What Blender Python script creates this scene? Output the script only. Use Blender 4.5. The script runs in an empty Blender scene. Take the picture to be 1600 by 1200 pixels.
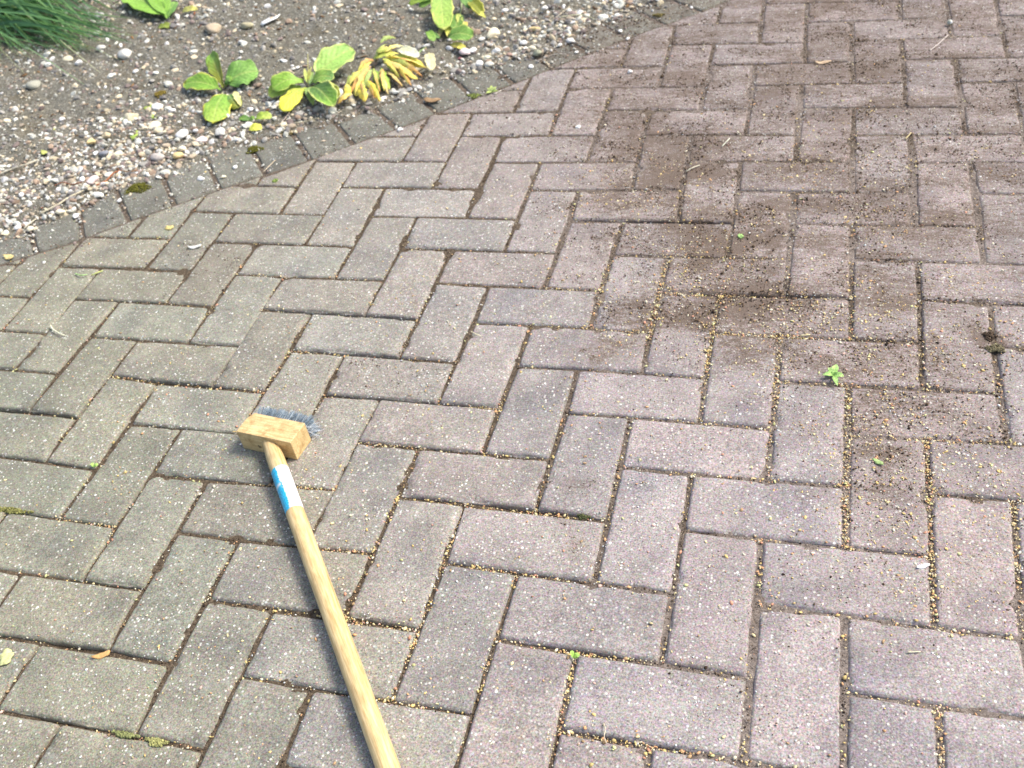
import bpy, bmesh, math, random
import numpy as np
from mathutils import Vector, Matrix

# ------------------------------------------------------------------ camera, light, exposure
scene = bpy.context.scene
COL = scene.collection
FPX = 1579.94                                   # focal length in pixels of the 1600 px wide photograph
CAM = np.array([0.65237, -1.36449, 1.07439])    # 1.07 m above the paving
ROT = np.array([[0.9592730639210943, -0.06517956643386873, 0.2748578049735828],
                [0.24405423632377407, 0.6811908174459822, -0.6902293821328075],
                [-0.1422417609839763, 0.7291986658973745, 0.6693553518762663]])
cd = bpy.data.cameras.new('camera')
cd.sensor_width = 36.0
cd.lens = 36.0 * FPX / 1600.0
cd.clip_start = 0.01
cd.clip_end = 500.0
cam = bpy.data.objects.new('camera', cd)
COL.objects.link(cam)
cam.matrix_world = Matrix.Translation(CAM.tolist()) @ Matrix(ROT.tolist()).to_4x4()
scene.camera = cam
cd.dof.use_dof = True
cd.dof.focus_distance = 1.22
cd.dof.aperture_fstop = 9.0

SUN_DIR = Vector((0.66, 0.36, 0.95)).normalized()     # towards the sun
elev = math.asin(SUN_DIR.z)
azim = math.atan2(SUN_DIR.x, SUN_DIR.y)
world = bpy.data.worlds.new('World')
scene.world = world
world.use_nodes = True
wn = world.node_tree
bg = wn.nodes['Background']
sky = wn.nodes.new('ShaderNodeTexSky')
sky.sky_type = 'NISHITA'
sky.sun_disc = False
sky.sun_elevation = elev
sky.sun_rotation = azim
sky.air_density = 1.0
sky.dust_density = 4.0
sky.ozone_density = 0.6
wn.links.new(sky.outputs[0], bg.inputs[0])
bg.inputs[1].default_value = 0.15
sd = bpy.data.lights.new('sun', 'SUN')
sd.energy = 2.2
sd.angle = math.radians(17)
sd.color = (1.0, 0.95, 0.87)
sun = bpy.data.objects.new('sun', sd)
COL.objects.link(sun)
sun.rotation_euler = SUN_DIR.to_track_quat('Z', 'Y').to_euler()
scene.view_settings.view_transform = 'Standard'
scene.view_settings.look = 'None'
scene.view_settings.gamma = 1.0
scene.view_settings.exposure = 0.74

rng = np.random.default_rng(11)
random.seed(5)


def at(x, y, z=0.0):
    """where the sight line through a point of the photograph meets the level z"""
    d = ROT @ np.array([(x - 800) / FPX, (600 - y) / FPX, -1.0])
    return CAM + d * ((z - CAM[2]) / d[2])


def to_px(P):
    Q = (np.asarray(P) - CAM) @ ROT
    return np.stack([800 + FPX * Q[..., 0] / -Q[..., 2], 600 - FPX * Q[..., 1] / -Q[..., 2]], -1)


# ------------------------------------------------------------------ helpers
def hash01(ix, iy, seed=0):
    h = (ix.astype(np.int64) * 374761393 + iy.astype(np.int64) * 668265263 + seed * 974634777) & 0x7fffffff
    h = ((h ^ (h >> 13)) * 1274126177) & 0x7fffffff
    h = h ^ (h >> 16)
    return (h & 0xffff) / 65535.0


def vnoise(x, y, f, seed=0):
    x = np.asarray(x, float) * f
    y = np.asarray(y, float) * f
    ix = np.floor(x); iy = np.floor(y)
    fx = x - ix; fy = y - iy
    fx = fx * fx * (3 - 2 * fx); fy = fy * fy * (3 - 2 * fy)
    a = hash01(ix, iy, seed); b = hash01(ix + 1, iy, seed)
    c = hash01(ix, iy + 1, seed); d = hash01(ix + 1, iy + 1, seed)
    return (a * (1 - fx) + b * fx) * (1 - fy) + (c * (1 - fx) + d * fx) * fy


def fbm(x, y, f, seed=0, o=4):
    s = 0; a = 0.5; t = 0
    for k in range(o):
        s = s + a * vnoise(x, y, f * 2 ** k, seed + k * 7)
        t += a
        a *= 0.5
    return s / t


def sstep(e0, e1, x):
    t = np.clip((x - e0) / (e1 - e0), 0, 1)
    return t * t * (3 - 2 * t)


def mesh_obj(name, verts, faces, mat, parent=None, attrs=None, cols=None, smooth=False):
    """verts (n,3); faces: an (m,k) array or a list of such arrays / a list of tuples"""
    me = bpy.data.meshes.new(name)
    verts = np.asarray(verts, np.float32).reshape(-1, 3)
    if isinstance(faces, np.ndarray):
        faces = [faces]
    if len(faces) and isinstance(faces[0], np.ndarray):
        me.vertices.add(len(verts))
        me.vertices.foreach_set('co', verts.ravel())
        nl = sum(f.size for f in faces); nf = sum(len(f) for f in faces)
        me.loops.add(nl); me.polygons.add(nf)
        me.loops.foreach_set('vertex_index', np.concatenate([f.ravel() for f in faces]).astype(np.int32))
        tot = np.concatenate([np.full(len(f), f.shape[1]) for f in faces]).astype(np.int32)
        st = np.concatenate([[0], np.cumsum(tot)[:-1]]).astype(np.int32)
        me.polygons.foreach_set('loop_start', st)
        me.polygons.foreach_set('loop_total', tot)
        me.update(calc_edges=True)
        me.validate()
    else:
        me.from_pydata([tuple(map(float, v)) for v in verts], [], [tuple(f) for f in faces])
        me.update()
    if cols is not None and len(me.vertices) == len(cols):
        a = me.color_attributes.new('Col', 'FLOAT_COLOR', 'POINT')
        c = np.ones((len(cols), 4), np.float32)
        c[:, :3] = np.asarray(cols)[:, :3]
        a.data.foreach_set('color', c.ravel())
    for k, v in (attrs or {}).items():
        a = me.attributes.new(k, 'FLOAT', 'POINT')
        a.data.foreach_set('value', np.asarray(v, np.float32))
    if smooth:
        me.polygons.foreach_set('use_smooth', np.ones(len(me.polygons), bool))
    if mat:
        me.materials.append(mat)
    o = bpy.data.objects.new(name, me)
    COL.objects.link(o)
    if parent:
        o.parent = parent
        o.matrix_parent_inverse = parent.matrix_world.inverted()
    return o


def tag(o, label=None, cat=None, group=None, kind=None):
    if label: o['label'] = label
    if cat: o['category'] = cat
    if group: o['group'] = group
    if kind: o['kind'] = kind
    return o


def empty(name, loc):
    o = bpy.data.objects.new(name, None)
    o.empty_display_size = 0.02
    COL.objects.link(o)
    o.location = [float(v) for v in loc]
    o.matrix_world = Matrix.Translation(o.location)
    return o


# ------------------------------------------------------------------ materials
def new_mat(name, rough=0.9, spec=0.3):
    m = bpy.data.materials.new(name)
    m.use_nodes = True
    b = m.node_tree.nodes['Principled BSDF']
    b.inputs['Roughness'].default_value = rough
    b.inputs['Specular IOR Level'].default_value = spec
    return m, m.node_tree, b


def N(nt, t, **kw):
    n = nt.nodes.new(t)
    for k, v in kw.items():
        if hasattr(n, k):
            setattr(n, k, v)
        else:
            n.inputs[k].default_value = v
    return n


def L(nt, a, b):
    nt.links.new(a, b)


def noise(nt, co, scale, detail=3, rough=0.6):
    n = N(nt, 'ShaderNodeTexNoise')
    n.inputs['Scale'].default_value = scale
    n.inputs['Detail'].default_value = detail
    n.inputs['Roughness'].default_value = rough
    L(nt, co, n.inputs['Vector'])
    return n


def ramp(nt, fac, stops, interp='LINEAR'):
    r = N(nt, 'ShaderNodeValToRGB')
    r.color_ramp.interpolation = interp
    while len(r.color_ramp.elements) < len(stops):
        r.color_ramp.elements.new(0.5)
    for e, (p, c) in zip(r.color_ramp.elements, stops):
        e.position = p
        e.color = (*c, 1) if isinstance(c, tuple) else (c, c, c, 1)
    L(nt, fac, r.inputs[0])
    return r.outputs[0]


def mix(nt, fac, a, b, mode='MIX'):
    n = N(nt, 'ShaderNodeMix')
    n.data_type = 'RGBA'
    n.blend_type = mode
    for s, v in ((n.inputs[0], fac), (n.inputs[6], a), (n.inputs[7], b)):
        if hasattr(v, 'is_linked') or hasattr(v, 'links'):
            L(nt, v, s)
        elif isinstance(v, tuple):
            s.default_value = (*v, 1)
        else:
            s.default_value = v
    return n.outputs[2]


def math_n(nt, op, a, b=0.0, c=None):
    n = N(nt, 'ShaderNodeMath', operation=op)
    for s, v in zip(n.inputs, (a, b, c)):
        if v is None: continue
        if hasattr(v, 'links'):
            L(nt, v, s)
        else:
            s.default_value = v
    return n.outputs[0]


def bump(nt, b, h, strength=0.4, dist=0.001):
    n = N(nt, 'ShaderNodeBump')
    n.inputs['Strength'].default_value = strength
    n.inputs['Distance'].default_value = dist
    L(nt, h, n.inputs['Height'])
    L(nt, n.outputs[0], b.inputs['Normal'])


def speckle(nt, co, scale, radius, keep):
    """sparse round grains: 1 inside a grain; keep = share of cells that hold one"""
    v = N(nt, 'ShaderNodeTexVoronoi')
    v.inputs['Scale'].default_value = scale
    L(nt, co, v.inputs['Vector'])
    sep = N(nt, 'ShaderNodeSeparateColor')
    L(nt, v.outputs['Color'], sep.inputs[0])
    inr = math_n(nt, 'LESS_THAN', v.outputs['Distance'], radius)
    k = math_n(nt, 'LESS_THAN', sep.outputs[0], keep)
    return math_n(nt, 'MULTIPLY', inr, k), sep.outputs[1]


def paver_material(name, edge=False):
    m, nt, b = new_mat(name, 0.88, 0.35)
    geo = N(nt, 'ShaderNodeNewGeometry')
    co = geo.outputs['Position']
    col = N(nt, 'ShaderNodeVertexColor', layer_name='Col').outputs[0]
    dirt = N(nt, 'ShaderNodeAttribute', attribute_name='dirt').outputs['Fac']
    low = N(nt, 'ShaderNodeAttribute', attribute_name='low').outputs['Fac']
    n_big = noise(nt, co, 16, 4, 0.6).outputs['Fac']
    c = mix(nt, 1.0, col, ramp(nt, n_big, [(0.3, 0.80), (0.7, 1.16)]), 'MULTIPLY')
    pt = ramp(nt, noise(nt, co, 8.5, 3, 0.55).outputs['Fac'], [(0.50, 0.0), (0.68, 0.75)])
    c = mix(nt, pt, c, mix(nt, 1.0, c, (0.70, 0.72, 0.78), 'MULTIPLY'))
    # fine sandy grain of the concrete face
    n_fine = noise(nt, co, 400, 3, 0.8).outputs['Fac']
    c = mix(nt, 1.0, c, ramp(nt, n_fine, [(0.32, 0.50), (0.5, 0.98), (0.68, 1.55)]), 'MULTIPLY')
    n_med = noise(nt, co, 130, 2, 0.6).outputs['Fac']
    c = mix(nt, 1.0, c, ramp(nt, n_med, [(0.3, 0.82), (0.7, 1.16)]), 'MULTIPLY')
    # grains of differently coloured sand
    cn = N(nt, 'ShaderNodeTexNoise'); cn.inputs['Scale'].default_value = 330; cn.inputs['Detail'].default_value = 2
    L(nt, co, cn.inputs['Vector'])
    c = mix(nt, 0.42, c, mix(nt, 1.0, c, mix(nt, 1.0, cn.outputs['Color'], (2.0, 2.0, 2.0), 'MULTIPLY'), 'MULTIPLY'))
    # dark and pale aggregate grains
    s1, r1 = speckle(nt, co, 300, 0.34, 0.14)
    c = mix(nt, math_n(nt, 'MULTIPLY', s1, 0.6), c, (0.07, 0.06, 0.055))
    patch = ramp(nt, noise(nt, co, 22, 3, 0.6).outputs['Fac'], [(0.38, 0.35), (0.68, 1.0)])
    s2, r2 = speckle(nt, co, 215, 0.35, 0.16)
    pale = ramp(nt, r2, [(0.0, (0.62, 0.62, 0.58)), (0.5, (0.72, 0.70, 0.60)), (1.0, (0.55, 0.60, 0.60))])
    c = mix(nt, math_n(nt, 'MULTIPLY', s2, patch), c, pale)
    s3, r3 = speckle(nt, co, 95, 0.17, 0.06)
    c = mix(nt, s3, c, (0.78, 0.77, 0.72))
    # pale worn bloom patches
    bl = ramp(nt, noise(nt, co, 34, 5, 0.7).outputs['Fac'], [(0.56, 0.0), (0.78, 0.30)])
    c = mix(nt, bl, c, (0.48, 0.50, 0.46))
    # brushed-out soil: fine crumbs and a thin film, where the mask says so
    mp = N(nt, 'ShaderNodeMapping')
    mp.inputs['Rotation'].default_value = (0, 0, 0.12)
    mp.inputs['Scale'].default_value = (0.36, 1.0, 1.0)
    L(nt, co, mp.inputs['Vector'])
    n_d = noise(nt, mp.outputs[0], 120, 6, 0.85).outputs['Fac']
    n_d2 = noise(nt, co, 300, 3, 0.8).outputs['Fac']
    r1 = ramp(nt, n_d, [(0.36, 0.0), (0.64, 1.0)])
    r2 = ramp(nt, n_d2, [(0.34, 0.0), (0.66, 1.0)])
    nn = math_n(nt, 'ADD', math_n(nt, 'MULTIPLY', r1, 0.5), math_n(nt, 'MULTIPLY', r2, 0.5))
    c = mix(nt, math_n(nt, 'MULTIPLY', dirt, 0.36), c, (0.20, 0.150, 0.118))
    dm = math_n(nt, 'MULTIPLY', math_n(nt, 'SUBTRACT', math_n(nt, 'MULTIPLY', dirt, 0.86), math_n(nt, 'ADD', nn, 0.05)), 5.0)
    dm = math_n(nt, 'MINIMUM', math_n(nt, 'MAXIMUM', dm, 0.0), 0.86)
    dc = ramp(nt, noise(nt, co, 700, 2, 0.7).outputs['Fac'], [(0.35, (0.05, 0.034, 0.024)), (0.65, (0.17, 0.125, 0.09))])
    c = mix(nt, dm, c, dc)
    # grime held on the chamfers
    gr = math_n(nt, 'MULTIPLY', low, ramp(nt, noise(nt, co, 45, 3, 0.7).outputs['Fac'], [(0.40, 0.0), (0.75, 0.60)]))
    c = mix(nt, gr, c, (0.15, 0.12, 0.09))
    L(nt, c, b.inputs['Base Color'])
    h = math_n(nt, 'ADD', math_n(nt, 'MULTIPLY', n_fine, 0.6), math_n(nt, 'MULTIPLY', n_d2, 0.5))
    h = math_n(nt, 'ADD', h, math_n(nt, 'MULTIPLY', s2, 0.3))
    bump(nt, b, h, 0.75, 0.0012)
    return m


def soil_material():
    m, nt, b = new_mat('soil', 0.97, 0.15)
    geo = N(nt, 'ShaderNodeNewGeometry')
    co = geo.outputs['Position']
    bed = N(nt, 'ShaderNodeAttribute', attribute_name='bed').outputs['Fac']
    n1 = noise(nt, co, 14, 5, 0.65).outputs['Fac']
    n2 = noise(nt, co, 170, 4, 0.75).outputs['Fac']
    n3 = noise(nt, co, 520, 2, 0.7).outputs['Fac']
    j = ramp(nt, n2, [(0.3, (0.04, 0.03, 0.02)), (0.55, (0.115, 0.088, 0.06)), (0.75, (0.24, 0.19, 0.13))])
    j2 = ramp(nt, n2, [(0.3, (0.10, 0.08, 0.065)), (0.55, (0.215, 0.18, 0.155)), (0.75, (0.33, 0.29, 0.25))])
    j = mix(nt, N(nt, 'ShaderNodeAttribute', attribute_name='sandy').outputs['Fac'], j, j2)
    g = ramp(nt, n2, [(0.3, (0.070, 0.067, 0.054)), (0.5, (0.185, 0.178, 0.158)), (0.74, (0.42, 0.41, 0.37))])
    warm = ramp(nt, n1, [(0.45, 0.0), (0.70, 0.6)])
    g = mix(nt, 1.0, g, (0.82, 0.82, 0.75), 'MULTIPLY')
    g = mix(nt, warm, g, mix(nt, n2, (0.05, 0.042, 0.024), (0.20, 0.17, 0.11)))
    c = mix(nt, bed, j, g)
    c = mix(nt, 1.0, c, ramp(nt, n3, [(0.3, 0.65), (0.7, 1.4)]), 'MULTIPLY')
    s, r = speckle(nt, co, 190, 0.33, 0.16)
    c = mix(nt, math_n(nt, 'MULTIPLY', s, math_n(nt, 'MULTIPLY', bed, 0.85)), c,
            ramp(nt, r, [(0, (0.55, 0.53, 0.47)), (0.6, (0.42, 0.40, 0.38)), (1, (0.62, 0.56, 0.42))]))
    L(nt, c, b.inputs['Base Color'])
    h = math_n(nt, 'ADD', math_n(nt, 'MULTIPLY', n2, 1.0), math_n(nt, 'MULTIPLY', n3, 0.4))
    bump(nt, b, h, 1.0, 0.003)
    return m


def col_material(name, rough=0.85, spec=0.3, grain=300, lo=0.8, hi=1.2, bmp=0.3, sss=0.0, trans=0.0):
    """colour from the mesh, with fine grain over it"""
    m, nt, b = new_mat(name, rough, spec)
    co = N(nt, 'ShaderNodeNewGeometry').outputs['Position']
    col = N(nt, 'ShaderNodeVertexColor', layer_name='Col').outputs[0]
    n = noise(nt, co, grain, 3, 0.6).outputs['Fac']
    c = mix(nt, 1.0, col, ramp(nt, n, [(0.3, lo), (0.7, hi)]), 'MULTIPLY')
    L(nt, c, b.inputs['Base Color'])
    if bmp:
        bump(nt, b, n, bmp, 0.001)
    if trans:
        t = N(nt, 'ShaderNodeBsdfTranslucent')
        L(nt, c, t.inputs['Color'])
        mx = N(nt, 'ShaderNodeMixShader')
        mx.inputs[0].default_value = trans
        out = nt.nodes['Material Output']
        L(nt, b.outputs[0], mx.inputs[1]); L(nt, t.outputs[0], mx.inputs[2])
        L(nt, mx.outputs[0], out.inputs['Surface'])
    return m


def leaf_material():
    m = col_material('leaf', 0.5, 0.4, 260, 0.86, 1.12, 0.0, trans=0.28)
    nt = m.node_tree
    b = nt.nodes['Principled BSDF']
    # veins: ribs leaving the midrib at an angle
    a = N(nt, 'ShaderNodeAttribute', attribute_name='across').outputs['Fac']
    l = N(nt, 'ShaderNodeAttribute', attribute_name='along').outputs['Fac']
    ph = math_n(nt, 'SUBTRACT', math_n(nt, 'MULTIPLY', l, 44.0), math_n(nt, 'MULTIPLY', math_n(nt, 'ABSOLUTE', a), 16.0))
    v = math_n(nt, 'SINE', ph)
    mid = math_n(nt, 'SUBTRACT', 1.0, math_n(nt, 'MINIMUM', math_n(nt, 'MULTIPLY', math_n(nt, 'ABSOLUTE', a), 7.0), 1.0))
    h = math_n(nt, 'SUBTRACT', math_n(nt, 'MULTIPLY', v, 0.35), mid)
    bump(nt, b, h, 0.45, 0.0013)
    src = b.inputs['Base Color'].links[0].from_socket
    vein = ramp(nt, v, [(0.80, 0.0), (0.97, 0.16)])
    co = N(nt, 'ShaderNodeNewGeometry').outputs['Position']
    blot = ramp(nt, noise(nt, co, 150, 4, 0.7).outputs['Fac'], [(0.35, 0.74), (0.65, 1.16)])
    c2 = mix(nt, 1.0, mix(nt, vein, src, (0.50, 0.62, 0.28)), blot, 'MULTIPLY')
    sp, _ = speckle(nt, co, 420, .25, .05)
    c2 = mix(nt, math_n(nt, 'MULTIPLY', sp, .6), c2, (0.25, 0.16, 0.05))
    L(nt, c2, b.inputs['Base Color'])
    for n_ in nt.nodes:
        if n_.type == 'BSDF_TRANSLUCENT': L(nt, c2, n_.inputs['Color'])
    return m


def wood_material(name, axis_rot, base, dark, stains=True):
    m, nt, b = new_mat(name, 0.5, 0.4)
    tc = N(nt, 'ShaderNodeTexCoord')
    mp = N(nt, 'ShaderNodeMapping')
    mp.inputs['Scale'].default_value = (1.0, 14.0, 14.0)
    L(nt, tc.outputs['Object'], mp.inputs['Vector'])
    n = noise(nt, mp.outputs[0], 22, 6, 0.7).outputs['Fac']
    c = mix(nt, ramp(nt, n, [(0.40, 0.0), (0.62, 1.0)]), base, dark)
    gm_ = ramp(nt, noise(nt, tc.outputs['Object'], 26, 4, 0.65).outputs['Fac'], [(0.40, 1.0), (0.70, 0.80)])
    c = mix(nt, 1.0, c, gm_, 'MULTIPLY')
    if stains:
        s = ramp(nt, noise(nt, tc.outputs['Object'], 70, 4, 0.7).outputs['Fac'], [(0.50, 0.0), (0.70, 0.75)])
        c = mix(nt, s, c, (0.33, 0.19, 0.06))
        k, _ = speckle(nt, tc.outputs['Object'], 75, 0.22, 0.14)
        c = mix(nt, math_n(nt, 'MULTIPLY', k, 0.8), c, (0.10, 0.07, 0.03))
        f = ramp(nt, noise(nt, tc.outputs['Object'], 420, 2, 0.7).outputs['Fac'], [(0.3, 0.84), (0.7, 1.1)])
        c = mix(nt, 1.0, c, f, 'MULTIPLY')
    L(nt, c, b.inputs['Base Color'])
    bump(nt, b, n, 0.25, 0.0006)
    return m


M_PAVER = paver_material('paver_concrete')
M_SOIL = soil_material()
M_STONE = col_material('stone', 0.8, 0.35, 260, 0.78, 1.18, 0.35)
M_CRUMB = col_material('crumb', 0.97, 0.1, 500, 0.75, 1.2, 0.0)
M_SEED = col_material('seed', 0.6, 0.3, 400, 0.85, 1.1, 0.0, trans=0.2)
M_LEAF = leaf_material()
M_DRY = col_material('dry_plant', 0.8, 0.2, 240, 0.7, 1.25, 0.4, trans=0.15)
M_MOSS = col_material('moss', 0.95, 0.1, 500, 0.6, 1.3, 0.0)
M_BLADE = col_material('grass_blade', 0.45, 0.45, 120, 0.85, 1.15, 0.0, trans=0.3)

# ------------------------------------------------------------------ the paving grid, as laid
U = 0.1025
DEV = np.array([[int(v) for v in s.split()] for s in '''0 0 43 -56;1 0 16 -95;2 0 22 -74;3 0 4 -89;1 -1 65 -103;2 -1 12 -75;3 -1 -4 -93;4 -1 -2 -106;2 -2 46 -94;3 -2 -4 -58;4 -2 12 -79;3 -3 52 -47;4 -3 -17 -12;-1 0 24 -42;0 -1 8 -68;1 -2 -10 -69;2 -3 -46 -30;3 -4 -3 20;4 -4 9 6;-1 1 50 -83;0 1 -15 -71;1 1 40 -53;2 1 31 -70;-2 2 57 -50;-1 2 -17 -40;0 2 23 -40;1 2 14 -56;2 2 56 -54;0 3 -43 -41;1 3 48 -56;2 3 -2 -72;3 3 34 -9;-1 3 -6 -23;-2 3 -35 -29;-1 4 11 -24;0 4 23 -32;1 4 13 -64;2 4 -65 -14;3 4 -2 -4;-1 5 -10 10;0 5 -66 6;1 5 -36 46;2 5 -40 14;3 5 -103 37;1 6 -95 52;2 6 -55 81;6 5 -60 21;7 5 7 16;8 5 41 11;9 5 7 30;4 4 -102 45;5 4 -31 55;6 4 -32 64;7 4 -22 34;8 4 109 29;9 4 20 53;6 3 22 -13;7 3 9 11;8 3 -13 -1;9 3 78 26;6 2 34 -7;7 2 21 -2;8 2 48 5;9 2 7 11;5 6 -30 69;6 6 -4 94;7 6 16 73;8 6 -53 81;9 6 -28 59;6 7 -51 107;7 7 -16 119;8 7 -9 83;9 7 12 93;5 8 -74 55;6 8 -3 86;7 8 -71 91;8 8 -7 140;9 8 -13 139;5 9 -60 122;6 9 -68 27;7 9 -83 74;8 9 -52 115;5 10 -114 186;-4 0 18 -57;-3 0 17 -65;-2 0 68 -54;-3 -1 -31 -20;-2 -1 -11 -7;-2 -2 64 -43;-1 -2 18 -33;-1 -3 72 -30;-7 -1 8 -8;-6 -1 -7 33;-5 -1 0 31;-3 -2 83 -13;-4 -2 39 -14;-5 -2 -2 -42;-6 -2 51 -11;-7 -2 67 -5;-2 -3 3 -60;-4 -3 -21 -73;-5 -3 10 54;-6 -3 -93 -22;-7 -3 23 10;-4 -4 67 -8;-3 -4 -16 -6;-5 -4 -31 26;-6 -4 -8 78;-4 -5 -34 -30;-5 -5 38 44;-3 -5 -21 26;-2 -5 -67 -12;0 -5 27 101;-3 -6 -37 -32;-2 -6 -24 26;-1 -6 -41 4;1 -6 -32 59;-2 -7 -35 25;-3 -7 -13 34;-4 -7 2 21;-1 -7 -8 9;0 -7 -52 -18;1 -7 -35 55;2 -7 -1 4;-1 -8 -64 32;-2 -8 5 90;-3 -8 -9 26;0 -8 -33 30;1 -8 -64 -3;3 -8 -37 13;0 -9 -44 56;-1 -9 2 53;-2 -9 -62 54;1 -5 6 81;2 -5 -23 65;3 -5 3 120;4 -5 2 40;0 -4 -21 22;1 -4 -5 3;2 -4 -18 8;2 -6 17 62;3 -6 5 11;4 -6 21 23;5 -6 13 4;3 -7 -10 35;4 -7 -18 -6;5 -7 5 28;6 -7 4 -9;4 -8 1 3;5 -8 38 -23;5 -5 5 8;6 -5 -10 -19;7 -5 23 -14;6 -6 38 -17;7 -6 14 -7;8 -6 17 -32;9 -6 -84 -35;7 -7 55 -26;8 -7 -4 -38;5 -4 0 -29;6 -4 -26 -28;7 -4 -7 2;8 -4 38 2;9 -4 14 17;5 -3 -13 -30;6 -3 24 -27;7 -3 36 -85;8 -3 36 7;9 -3 52 21;5 -2 -9 -94;6 -2 9 -69;7 -2 7 -66;8 -2 13 -26;9 -2 -18 -29;5 -1 -59 -46;6 -1 -6 -40;7 -1 40 -31;8 -1 17 -26;9 -1 20 -15;5 0 -21 -88;6 0 19 -35;7 0 27 -6;8 0 51 9;9 0 52 -31'''.split(';')], float)


def node(u, v):
    """a corner of the herringbone lattice with the small laying errors of the real pavement"""
    w = np.exp(-((DEV[:, 0] - u) ** 2 + (DEV[:, 1] - v) ** 2) / 0.42) + 1e-6 / (1 + (DEV[:, 0] - u) ** 2 + (DEV[:, 1] - v) ** 2)
    d = (w[:, None] * DEV[:, 2:]).sum(0) / w.sum() * 1e-4
    return np.array([u * U + d[0], v * U + d[1]])


# edging course: inner end of every joint, how far its outer end shows, direction
EI = [(-.898, .038), (-.821, .089), (-.747, .163), (-.670, .224), (-.592, .286), (-.511, .355), (-.419, .406),
      (-.352, .480), (-.258, .547), (-.192, .619), (-.120, .680), (-.039, .755), (.033, .830), (.112, .899),
      (.189, .980), (.276, 1.046), (.352, 1.116)]
EV = [.115, .13, .161, .155, .170, .165, .165, .151, .142, .151, .134, .115, .105, .105, .126, .150, .13]
ED = [(-.67, .74), (-.60, .80), (-.66, .75), (-.64, .77), (-.62, .78), (-.62, .78), (-.63, .77), (-.65, .76), (-.70, .71),
      (-.66, .75), (-.64, .77), (-.64, .77), (-.62, .78), (-.66, .75), (-.68, .73), (-.69, .72), (-.74, .67)]
EI = [np.array(p) for p in EI]
EV = list(EV)
ED = [np.array(p) / np.linalg.norm(p) for p in ED]
for k in range(12):                      # the course runs on out of the picture, bending a little
    a = math.atan2(.051, .077) - 0.03 * k
    EI.insert(0, EI[0] - 0.102 * np.array([math.cos(a), math.sin(a)])); EV.insert(0, .13)
    ED.insert(0, np.array([-math.sin(a), math.cos(a)]))
for k in range(12):
    a = math.atan2(.074, .080) + 0.012 * k
    EI.append(EI[-1] + 0.108 * np.array([math.cos(a), math.sin(a)])); EV.append(.14)
    ED.append(np.array([-math.sin(a), math.cos(a)]))
EI = np.array(EI); EV = np.array(EV); ED = np.array(ED)
EI[1:-1] = .22 * EI[:-2] + .56 * EI[1:-1] + .22 * EI[2:]


WIDE = [(530, 490, 120, 9), (545, 558, 100, 12), (640, 622, 135, 14), (275, 597, 95, 9), (780, 795, 150, 16), (975, 1155, 120, 12), (600, 968, 60, 10),
        (930, 1015, 140, 14), (1180, 465, 150, 8), (60, 640, 110, 8), (95, 1010, 120, 12), (180, 910, 60, 10), (1060, 345, 160, 7), (180, 1130, 160, 12)]


def wide(x, y):
    """where a joint is open and deep"""
    q = to_px(np.stack([np.asarray(x, float), np.asarray(y, float), 0 * np.asarray(x, float)], -1))
    s = np.zeros(q.shape[:-1])
    for (cx, cy, rx, ry) in WIDE:
        s = np.maximum(s, np.exp(-((q[..., 0] - cx) / rx) ** 4 - ((q[..., 1] - cy) / (ry * 1.5)) ** 2))
    return s


def sandy_at(x, y):
    q = to_px(np.stack([x, y, 0 * x], -1))
    sde, _ = edge_dist(x, y)
    return np.maximum(sstep(650, 1150, q[..., 0] + 120 * (fbm(x, y, 5, 15, 2) - .5)) * (1 - .6 * sstep(.5, .7, fbm(x, y, 8, 25, 3))), .30 * sstep(-.06, .0, sde))




def edge_dist(x, y):
    """signed distance beyond the inner line of the edging (positive = bed side), and place along it"""
    x = np.asarray(x, float); y = np.asarray(y, float)
    best = np.full(x.shape, 1e9); sd_ = np.zeros(x.shape); al = np.zeros(x.shape)
    for k in range(len(EI) - 1):
        a, c = EI[k], EI[k + 1]
        t = c - a; ln = np.hypot(*t); t = t / ln
        s = np.clip((x - a[0]) * t[0] + (y - a[1]) * t[1], 0, ln)
        dx = x - a[0] - s * t[0]; dy = y - a[1] - s * t[1]
        d = np.hypot(dx, dy)
        m = d < best
        best = np.where(m, d, best)
        sd_ = np.where(m, d * np.sign(-(dx * t[1] - dy * t[0])), sd_)
        al = np.where(m, k + s / ln, al)
    return sd_, al


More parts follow.
